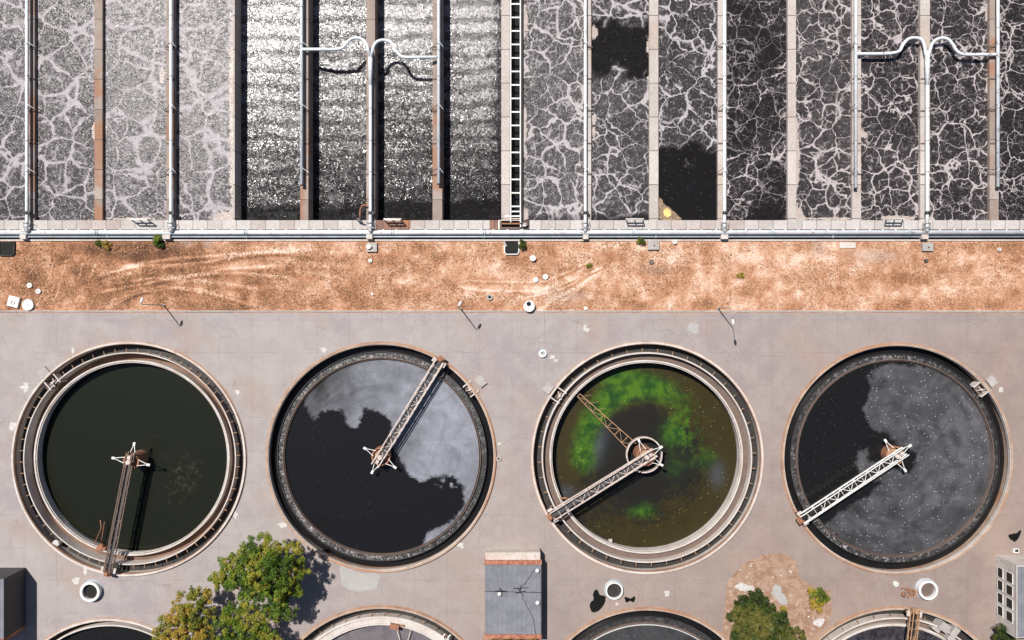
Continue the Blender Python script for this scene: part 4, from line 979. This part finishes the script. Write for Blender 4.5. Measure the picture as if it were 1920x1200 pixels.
# --- tank D
def rlD(A):
    d = np.degrees(A) % 360
    return .12+.45*np.exp(-((d-225)/50)**2)+.5*np.exp(-((d-100)/35)**2)+.25*np.exp(-((d-290)/50)**2)
eD, cD = style_full(1681, 860, 21.6, 'round tank with dark grey speckled scum, far right of the upper row', rlD)
polyD = [(1600,690),(1660,675),(1750,690),(1830,740),(1880,820),(1880,900),(1850,980),(1790,1030),(1700,1060),(1600,1030),(1545,985),(1575,960),(1620,930),(1650,905),(1610,895),(1600,870),(1608,845),(1625,840),(1632,862),(1660,868),(1700,890),(1712,880),(1716,850),(1690,838),(1662,815),(1630,800),(1612,770),(1625,730)]
def fD(PX, PY, Rr, A):
    s1 = poly_sd(PX+12*(fbm(PX/20,PY/20,2)-.5), PY+12*(fbm(PX/20,PY/20,5)-.5), polyD); v = np.clip(.5+s1/30, 0, 1)
    v -= .25*blob(PX,PY,1600,740,35,40)+.5*blob(PX,PY,1620,700,40,24); 
    ang = np.degrees(A); tn = .9*(fbm(ang/20, Rr/.9, 51, 5)-.5)+.8*(fbm(PX/24, PY/24, 54, 5)-.5)+.38*blob(PX,PY,1775,840,80,110)-.22*blob(PX,PY,1600,980,60,60)
    return {'scum': np.clip(v, 0, 1), 'tone': tn}
mD = pool_mat('dark_grey_scum_water', (.009,.009,.009), (.056,.055,.060), (.60,.60,.62), .2, .47, .55)
pool('water', 1681, 860, 18.31, -.9, mD, fD, nr=100, na=300)
truss_bridge(1681, 855, 1502, 974, 'white lattice bridge from the hub to the lower left rim of the dark grey tank', mats=('white','black'), arms=(90,180,270), wd=1.5)
scum_box(1839, 729, 38, 'pale concrete box at the upper right rim of the dark grey tank')

# --- lower row
def flat(v):
    return lambda PX, PY, Rr, A: {'scum': np.full(PX.shape, v)}
cE = TC(205, 1357); eE = empty('clarifier_tank', cE, 'dark round tank showing only its top rim at the lower left beside the trees', 'tank', CLG)
outer(eE, cE, 19.8, M['rim_white'])
mb = MB(); mb.ring(cE, 18.3, 18.55, -3, .0, 140); mb.build('pool_weir', M['rim_white'], eE)
mb = MB(); mb.ring(cE, 18.55, 19.4, -1.9, -1.7, 120); mb.build('channel_floor', M['darkwet'], eE)
pool('water', 205, 1357, 18.4, -1.2, pool_mat('dark_grey_water', (.010,.010,.010), (.05,.048,.045)), flat(.2), nr=20)
eF, cF, rF = style_dry(715, 1352, 21.6, 'round tank with bright white rims and mauve grey water, cut by the bottom edge', M['rim_tan'], M['rim_white'], 50, -1.6, .42, -.25)
pool('water', 715, 1352, rF-1.85, -1.3, pool_mat('mauve_grey_water', (.10,.085,.095), (.135,.118,.13), (.03,.03,.03), .3, .55, .35), flat(.8), nr=40)
e = empty('sludge_rake', U(735, 1180, 0), 'rusty rake end with thin struts on the white rimmed tank at the bottom edge', 'rake')
mb = MB(); mb.obox(U(739,1176,.4), -.2, 1.7, .95, -.8, .35); mb.box(U(747,0,0).x, U(758,0,0).x, U(0,1175,0).y, U(0,1172,0).y, -.6, .1); mb.build('carriage', M['rust'], e)
mb = MB(); mb.tube([U(745,1183,-.5), U(757,1230,-.9)], .09, 6); mb.tube([U(770,1182,-.5), U(757,1230,-.9)], .09, 6); mb.build('strut', M['bridge'], e)
mb = MB(); mb.tube(arc_pts([U(835,1188,.3), U(831,1194,.3), U(834,1201,.3), U(842,1204,.3)], 4), .14, 8); mb.tube(arc_pts([U(845,1190,.3), U(840,1196,.3), U(842,1203,.3)], 4), .14, 8); mb.build('hose', M['white'], label='white curved hose ends on the right rim of the white rimmed bottom tank', cat='hose')
def rlG(A): return .08+0*A
eG, cG = style_full(1213, 1355, 21.6, 'round tank with wide black channel at the bottom edge, right of the small building', rlG)
mb = MB(); mb.ring(cG, 18.2, 18.29, -2, -.2, 160); mb.build('white_baffle', M['white'], eG)
pool('water', 1213, 1355, 18.31, -.9, pool_mat('black_speckled_water', (.012,.012,.013), (.040,.040,.043), (.4,.4,.42), .25, .55, .6), flat(.7), nr=40)
eH, cH, rH = style_dry(1681, 1355, 21.7, 'round tank with tan rims and a bridge at its top, bottom right', M['rim_tan'], M['launder_brown'], 40, -1.5, .3)
pool('water', 1681, 1355, rH-1.85, -1.6, pool_mat('violet_dark_water', (.014,.013,.016), (.05,.045,.055)), flat(.55), nr=40)
truss_bridge(1690, 1352, 1715, 1148, 'ochre lattice bridge entering the bottom right tank from its top rim', mats=('ochre_steel','black'), end='ochre_steel', arms=(90,180), wd=1.15)
e = empty('rim_platform', U(1782, 1190), 'pale concrete platforms with a black gap on the right rim of the bottom right tank', 'platform')
for (u, v, lx, ly, zt) in ((1772,1177,1.9,1.6,.5),(1791,1186,1.2,1.9,.42),(1756,1180,1.5,.8,.1),(1786,1200,1.9,1.0,.3)):
    mb = MB(); mb.obox(U(u,v,zt), math.radians(-38), lx, ly, -2, zt); mb.build('platform_slab', M['plain'], e)

# ------------------------------------------------------------------ pavement objects
def pot(px, py, R, h, label, inner=M['darkwet'], wall=.32):
    e = empty('round_manhole', U(px, py), label, 'manhole', 'white rimmed round manholes on the pavement'); c = U(px, py, h)
    mb = MB(); mb.ring(c, R-wall, R, -.1, h, 48); mb.build('rim', M['white'], e)
    mb = MB(); mb.ring(c, R+.003, R+.2, -.1, .1, 48); mb.build('collar', M['pipe_blue'], e)
    mb = MB(); mb.cyl(c, R-wall+.02, .0, h*.35, 40); mb.build('lid', inner, e)
pot(1741, 1107, 1.8, 1.1, 'big white rimmed round manhole above the bridge of the bottom right tank', M['launder_brown'], .42)
pot(1152, 1108, 1.62, .9, 'white rimmed round manhole above the black channel tank, beside black patches', M['darkwet'], .26)
pot(168, 1110, 1.85, 1.0, 'white rimmed round manhole below the dark green tank at the left', M['black'], .45)
pot(1018, 663, .68, .5, 'small white ring shaped cap between the second and third tanks', M['steel'], .28)
e = empty('inspection_box', U(1906, 1033), 'small white rimmed square box above the corner of the right building', 'box')
mb = MB(); c = U(1906,1033,.4); mb.box(c.x-.5,c.x+.5,c.y-.4,c.y+.4,0,.4); mb.build('frame', M['white'], e)
mb = MB(); mb.box(c.x-.28,c.x+.34,c.y-.22,c.y+.3,.4,.45); mb.build('lid', M['darkwet'], e)
disc('access_cover', 1680, 1095, .42, .35, M['white'], 'small white cap on the pavement above the big manhole at bottom right', 'access cover', G)
disc('access_cover', 935, 860, .45, .25, M['plain'], 'small pale round cover between the second and third tanks', 'access cover', G, (.2, 0, 0))
e = empty('pipe_debris', U(1702, 1107), 'rusty tangled pipe fittings lying left of the big round manhole', 'pipe fittings')
r = random.Random(3); mb = MB()
for k in range(14):
    x, y = r.uniform(1691,1714), r.uniform(1101,1116); an = r.uniform(0,3.1); l = r.uniform(3,9)
    mb.tube([U(x,y,.2+r.random()*.3), U(x+math.cos(an)*l,y+math.sin(an)*l,.2+r.random()*.4)], r.uniform(.08,.2), 7)
mb.build('fittings', M['rust'], e); mb = MB(); mb.obox(U(1716,1113,.2), 1.4, 1.5, .5, 0, .35); mb.build('plate', M['orange_conc'], e)
# black patches lying flat on the pavement
def patch(name, px, py, pts, mat, label=None, cat=None, seed=0, z=.008, jit=.12, sub=6, group=None):
    r = random.Random(seed); q = [Vector((x, y, 0)) for x, y in pts]; n = len(q); out = []
    for i in range(n):
        p0, p1, p2, p3 = q[i-1], q[i], q[(i+1) % n], q[(i+2) % n]
        for s_ in range(sub):
            t_ = s_/sub; v = .5*((2*p1)+(-p0+p2)*t_+(2*p0-5*p1+4*p2-p3)*t_*t_+(-p0+3*p1-3*p2+p3)*t_**3)
            w_ = U(px+v.x, py+v.y); out.append((w_.x+r.uniform(-jit,jit), w_.y+r.uniform(-jit,jit)))
    o = poly_sheet([out], z, name, mat, kind='structure')
    return o
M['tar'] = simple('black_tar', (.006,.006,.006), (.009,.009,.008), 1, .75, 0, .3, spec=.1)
M['spill'] = simple('white_spill', (.58,.56,.54), (.38,.35,.33), 2.5, .9, 0, .1, dirt=(.42,.38,.36))
M['palepatch'] = concrete('pale_concrete_patch', (.42,.41,.39), (.37,.35,.335))
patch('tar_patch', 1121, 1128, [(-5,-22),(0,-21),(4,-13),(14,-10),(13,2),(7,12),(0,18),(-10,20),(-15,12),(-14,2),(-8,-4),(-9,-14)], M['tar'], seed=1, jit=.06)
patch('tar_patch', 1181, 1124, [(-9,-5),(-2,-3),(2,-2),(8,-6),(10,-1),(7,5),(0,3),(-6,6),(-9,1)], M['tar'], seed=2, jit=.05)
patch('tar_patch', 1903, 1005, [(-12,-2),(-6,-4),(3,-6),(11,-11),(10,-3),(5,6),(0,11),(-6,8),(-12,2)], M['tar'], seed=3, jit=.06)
for k, (x, y, rx, ry) in enumerate(((46,726,9,6),(48,727,5,11),(24,798,7,8),(22,804,5,4),(137,657,3,7),(1097,614,3,7),(1101,618,4,5),(1036,670,6,4),(1042,676,4,3),(864,1022,6,6),(1877,731,5,5),(445,735,5,5),
     (441,965,5,8),(607,655,7,6),(530,985,9,5),(1535,1167,12,8),(143,1090,8,8),(105,1018,8,5),(1250,1112,5,6),(1157,1133,3,3),(936,832,4,3),(935,860,6,6),(1300,615,14,10),(160,1068,4,12))):
    r = random.Random(50+k); pts = []
    for q in range(9):
        a_ = 2*math.pi*q/9; m = r.uniform(.55,1.2); pts.append((math.cos(a_)*rx*m, math.sin(a_)*ry*m))
    patch('spill_patch', x, y, pts, M['spill'] if k != 22 else M['palepatch'], seed=k, jit=.05, z=.006+.0004*k)
patch('pale_patch', 675, 1082, [(-36,-20),(0,-8),(36,-5),(34,10),(28,22),(-5,26),(-30,18),(-36,4)], M['palepatch'], seed=9, jit=.1)
# sandy ground at the lower right with its tree
xs = np.linspace(1350, 1600, 160); ys = np.linspace(1030, 1210, 120)
PX, PY = np.meshgrid(xs, ys, indexing='ij')
def sand_sheet(name, poly, tone0, z, seed):
    out = []; r = random.Random(seed); n = len(poly)
    for i in range(n):
        (x0,y0),(x1,y1) = poly[i], poly[(i+1) % n]; m = max(2, int(math.hypot(x1-x0,y1-y0)/4))
        for k in range(m):
            t_ = k/m; w_ = U(x0+(x1-x0)*t_+r.uniform(-1.2,1.2), y0+(y1-y0)*t_+r.uniform(-1.2,1.2)); out.append((w_.x,w_.y))
    o = poly_sheet([out], z, name, M[tone0], kind='structure'); return o
def sand_mat():
    n = N('sandy_soil'); P = n.pos; f1 = n.noise(n.warp(P,.4,1.2), .6, 7, .72, .5); f2 = n.noise(P, 4, 6, .8)
    c = n.mix(n.mr(f1,.35,.65), (.28,.155,.10), (.44,.31,.235)); c = n.mix(n.mr(f2,.4,.62), n.mix(.5, c, (.16,.09,.05)), c)
    c = n.mix(n.mr(n.noise(n.vm('ADD',P,(7.,3.,0.)), .9, 5, .7), .60, .68), c, (.66,.60,.55)); n.bump(f2, .6, .08); return n.out(c, .95)
M['sand'] = sand_mat()
sand_sheet('sand', [(1364,1090),(1395,1056),(1428,1040),(1470,1038),(1493,1050),(1500,1085),(1530,1103),(1556,1108),(1560,1140),(1553,1168),(1520,1205),(1520,1260),(1370,1260),(1352,1200),(1358,1150)], 'sand', .01, 4)
sand_sheet('sand', [(905,1192),(1012,1192),(1016,1240),(905,1240)], 'sand', .01, 5)
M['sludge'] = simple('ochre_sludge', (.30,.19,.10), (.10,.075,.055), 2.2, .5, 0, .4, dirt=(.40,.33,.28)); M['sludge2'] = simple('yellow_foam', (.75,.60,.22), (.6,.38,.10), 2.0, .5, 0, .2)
for (cx_, cy_), pts_, q_ in GOLDEN_PATCHES: patch('sludge', cx_, cy_, pts_, M['sludge2' if q_ else 'sludge'], seed=60+q_, z=HI+.01+.01*q_, jit=.12)  # ochre sheet with a yellow centre lying on the water
patch('spill_patch', 1395, 1100, [(-18,0),(-5,-6),(8,-3),(20,2),(12,8),(-8,6)], M['spill'], seed=77, z=.024)
patch('spill_patch', 1460, 1098, [(-14,10),(-4,-2),(6,8),(14,30),(4,34),(-8,22)], M['palepatch'], seed=78, z=.0205, jit=.3)

# ------------------------------------------------------------------ trees
tree('leafy_tree', (500,1085,0), [(490,1022,7.5,2.3),(478,1035,7.2,2.4),(512,1032,6.8,2.2),(543,1045,7,2.6),(552,1075,6.5,2.6),(520,1062,9,3.0),(490,1070,9.2,3.2),(462,1058,8.2,2.6),(440,1062,7.6,2.6),(425,1078,7,2.2),
   (455,1092,7.6,2.6),(515,1095,8.4,3.0),(545,1095,6.6,2.2),(538,1122,6.4,2.2),(528,1148,6.0,2.0),(505,1125,7.4,2.6),(480,1112,7.6,2.8),(412,1092,6,1.8)], M['leaf_green'], 'tall bright green tree with a wide crown between the two left tanks', 'tree', 21, .7, .25)
tree('leafy_tree', (375,1165,0), [(350,1130,6,2.2),(372,1118,6,1.8),(335,1148,6,2.0),(318,1180,6,2.4),(345,1165,6.6,2.6),(375,1150,6.4,2.2),(390,1120,5.4,1.5),(300,1198,5,1.8),(330,1205,5.6,2.4),(365,1185,6,2.2),(385,1178,5.4,1.8),(392,1205,5,2.2)],
   M['leaf_olive'], 'olive and ochre tree at the bottom edge, left of the tall green tree', 'tree', 22, .7, .25)
tree('leafy_tree', (440,1190,0), [(420,1160,5.6,1.8),(440,1150,5.8,1.9),(455,1135,6,1.7),(445,1185,6,2.4),(470,1165,6,2.2),(480,1195,5.8,2.4),(500,1180,5.4,2.0),(430,1205,5,2.0),(510,1205,5,2)], M['leaf_green'],
   'green tree at the bottom edge, below the tall green tree', 'tree', 23, .7, .24)
tree('leafy_tree', (1425,1170,0), [(1395,1135,5,1.9),(1420,1125,5,1.7),(1385,1160,5,2.0),(1408,1150,5.8,2.2),(1435,1150,5.6,2.2),(1455,1165,5,2.0),(1420,1180,6,2.6),(1390,1190,5,2.2),(1460,1190,5,2.2),(1480,1185,4,1.6),(1440,1205,5,2.2),(1498,1195,3.4,1.4)],
   M['leaf_dark'], 'dense dark green tree on the sandy patch at the bottom', 'tree', 24, .8, .3)
tree('bush', (1530,1122,0), [(1530,1118,1.4,1.3),(1522,1112,1.2,.9),(1540,1110,1.2,.9),(1533,1132,1.0,1.0),(1545,1122,.9,.7)], M['leaf_olive'], 'spiky olive shrub at the right edge of the sandy patch', 'bush', 25, .8, .3)
tree('bush', (1467,1139,0), [(1467,1139,.5,.5)], M['leaf_olive'], 'tiny round green shrub on the sandy patch', 'bush', 26, .8, .2)
tree('bush', (1478,1152,0), [(1472,1150,.5,.4)], M['leaf_dark'], 'tiny dark shrub on the sandy patch below the round one', 'bush', 28, .8, .2)
tree('bush', (1882,1190,0), [(1880,1180,2.2,1.4),(1884,1195,2.2,1.6),(1874,1198,1.6,1.1),(1890,1208,2,1.6)], M['leaf_dark'], 'dark green bush at the foot of the right building', 'bush', 27, .9, .26)
tree('bush', (950,1200,0), [(930,1196,.8,.6),(950,1199,.8,.7),(975,1197,.8,.6),(998,1200,.8,.7)], M['leaf_olive'], 'dry low weeds along the bottom wall of the small building', 'bush', 29, .8, .22)

# ------------------------------------------------------------------ small building
def roof_mat():
    n = N('grey_blue_roof'); P = n.pos; p = n.sep(P)
    f = n.noise(P, .5, 6, .7); fr = n.math('FRACT', n.math('DIVIDE', p[0], .9))
    ln = n.mr(n.math('ABSOLUTE', n.math('SUBTRACT', fr, .5)), .44, .485); c = n.mix(n.mr(f,.3,.7), (.15,.155,.18), (.21,.215,.245))
    c = n.mix(n.math('MULTIPLY', ln, .6), c, (.10,.10,.115)); c = n.mix(n.mr(n.noise(P, 5, 4, .8), .35, .65), n.mix(.25, c, (.08,.08,.09)), c)
    ck = n.vor(n.warp(P, .5, 2.), .25); c = n.mix(n.math('MULTIPLY', n.mr(ck, .006, .014, 1., 0.), n.mr(n.noise(P,.3,3),.62,.7)), c, (.08,.08,.085))
    n.bump(f, .2, .03); return n.out(c, .75)
M['roof'] = roof_mat()
M['brick'] = (lambda n: n.out(n.mix(n.mr(n.noise(n.pos, 1.2, 6, .7), .35, .65), (.26,.085,.05), (.42,.19,.12)), .9))(N('red_brick'))
hB = 3.2
e = empty('small_building', U(963, 1125), 'small flat building with blue grey roof and red brick end walls at the bottom centre', 'building')
def rb(x0, x1, y0, y1, z): p, q = U(x0, y1, z), U(x1, y0, z); return p.x, q.x, p.y, q.y
x0, x1, y0, y1 = rb(909, 1014, 1058, 1189, hB)
mb = MB(); mb.box(x0, x1, y0, y1, 0, hB); mb.build('roof', M['roof'], e)
mb = MB(); mb.box(x0-.1, x1+.15, y1, y1+.75, 0, hB+.25); mb.build('brick_wall', M['brick'], e)
mb = MB(); mb.box(x0-.1, x1+.15, y0-.75, y0, 0, hB+.25); mb.build('brick_wall', M['brick'], e)
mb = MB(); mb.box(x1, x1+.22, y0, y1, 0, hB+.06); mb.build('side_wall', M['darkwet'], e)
mb = MB(); mb.box(x0+.05, x1-.1, y1+.75, y1+2.1, 0, hB-.2); mb.build('canopy', M['rim_white'], e)
for (u, v) in ((1007.5,1070),(1008,1130.5),(936.5,1114)):
    c = U(u, v, hB+.5); f = MB(); f.cyl(c, .2, hB, hB+.5, 14); v_ = f.build('roof_vent', M['white'], e)
    f = MB(); f.dome(c, .38, hB+.5, .3); f.build('vent_cap', M['white'], v_)
f = MB(); c = U(937,1108,hB+1.5); f.tube([(c.x,c.y,hB),(c.x,c.y,hB+1.6)], .07, 6); f.beam((c.x-1,c.y,hB+1.5),(c.x+1,c.y,hB+1.5), .12); f.build('wire_bracket', M['darkmetal'], e)
f = MB()
for (a_, b_, c_, d_) in ((962,1103,990,1102),(970,1103,982,1118),(976,1098,974,1112),(966,1112,985,1108)): f.beam(U(a_,b_,hB+.5), U(c_,d_,hB+.25), .09)
f.build('antenna', M['darkmetal'], e)  # thin dark bars lying low over the roof
f = MB(); f.tube([U(909,1108.5,hB+.25), U(1016,1111,hB+.25)], .045, 5); f.tube([U(978,1118,hB+.12), U(1000,1160,hB+.12), U(1004,1188,hB+.12)], .045, 5); f.tube([U(1004,1066,hB+.12), U(980,1100,hB+.12)], .04, 5); f.build('roof_cable', M['darkmetal'], e)

# right building, two storeys
hR = 5.4
e = empty('office_building', U(1935, 1125), 'two storey building with pale walls, dark windows and grey roof at the bottom right', 'building')
x0, _, _, y1 = rb(1903, 2100, 1058, 1195, hR); x1 = x0+22; y0 = U(0, 1196, hR).y
mb = MB(); mb.box(x0, x1, y0, y1, 0, hR); mb.build('wall', M['rim_white'], e)
mb = MB(); mb.box(x0+.15, x1, y0+.15, y1-.35, hR, hR+.05); mb.build('roof', M['roof'], e)
mb = MB(); mb.box(x0+.001, x0+.28, y0, y1, hR, hR+.3); mb.box(x0+.28, x1, y1-.4, y1-.001, hR, hR+.3); mb.build('parapet', M['plain'], e)
for (py) in (1083,1107,1131.5,1156):
    for z0_, z1_ in ((.7,2.1),(3.1,4.8)):
        yc = U(0, py, 4).y
        w_ = MB(); w_.box(x0-.10, x0-.002, yc-.95, yc+.95, z0_-.12, z0_); w_.box(x0-.10, x0-.002, yc-.95, yc+.95, z1_, z1_+.1); w_.box(x0-.10,x0-.002, yc-.95, yc-.85, z0_, z1_); w_.box(x0-.10,x0-.002, yc+.85, yc+.95, z0_, z1_)
        fw = w_.build('window', M['white'], e); w_ = MB(); w_.box(x0-.05, x0+.01, yc-.85, yc+.85, z0_, z1_); w_.build('pane', M['blackwater'], fw)
# left building
hL = 6.0
e = empty('dark_building', U(-10, 1200), 'dark sided building with blue grey roof cut off at the lower left corner', 'building')
pr = U(7.5, 1085, hL); yb = U(0, 1198, hL).y
mb = MB(); mb.box(pr.x-16, pr.x, yb, pr.y, 0, hL); mb.build('wall', M['grating'], e)  # near-black wall colour holds the shade of the east face
mb = MB(); mb.box(pr.x-16, pr.x+.003, yb+.1, pr.y-.1, hL, hL+.1); mb.build('roof', M['roof'], e)
mb = MB(); mb.box(pr.x-16, pr.x+.05, yb-.5, yb+.1, 0, hL+.3); mb.build('brick_wall', M['brick'], e)
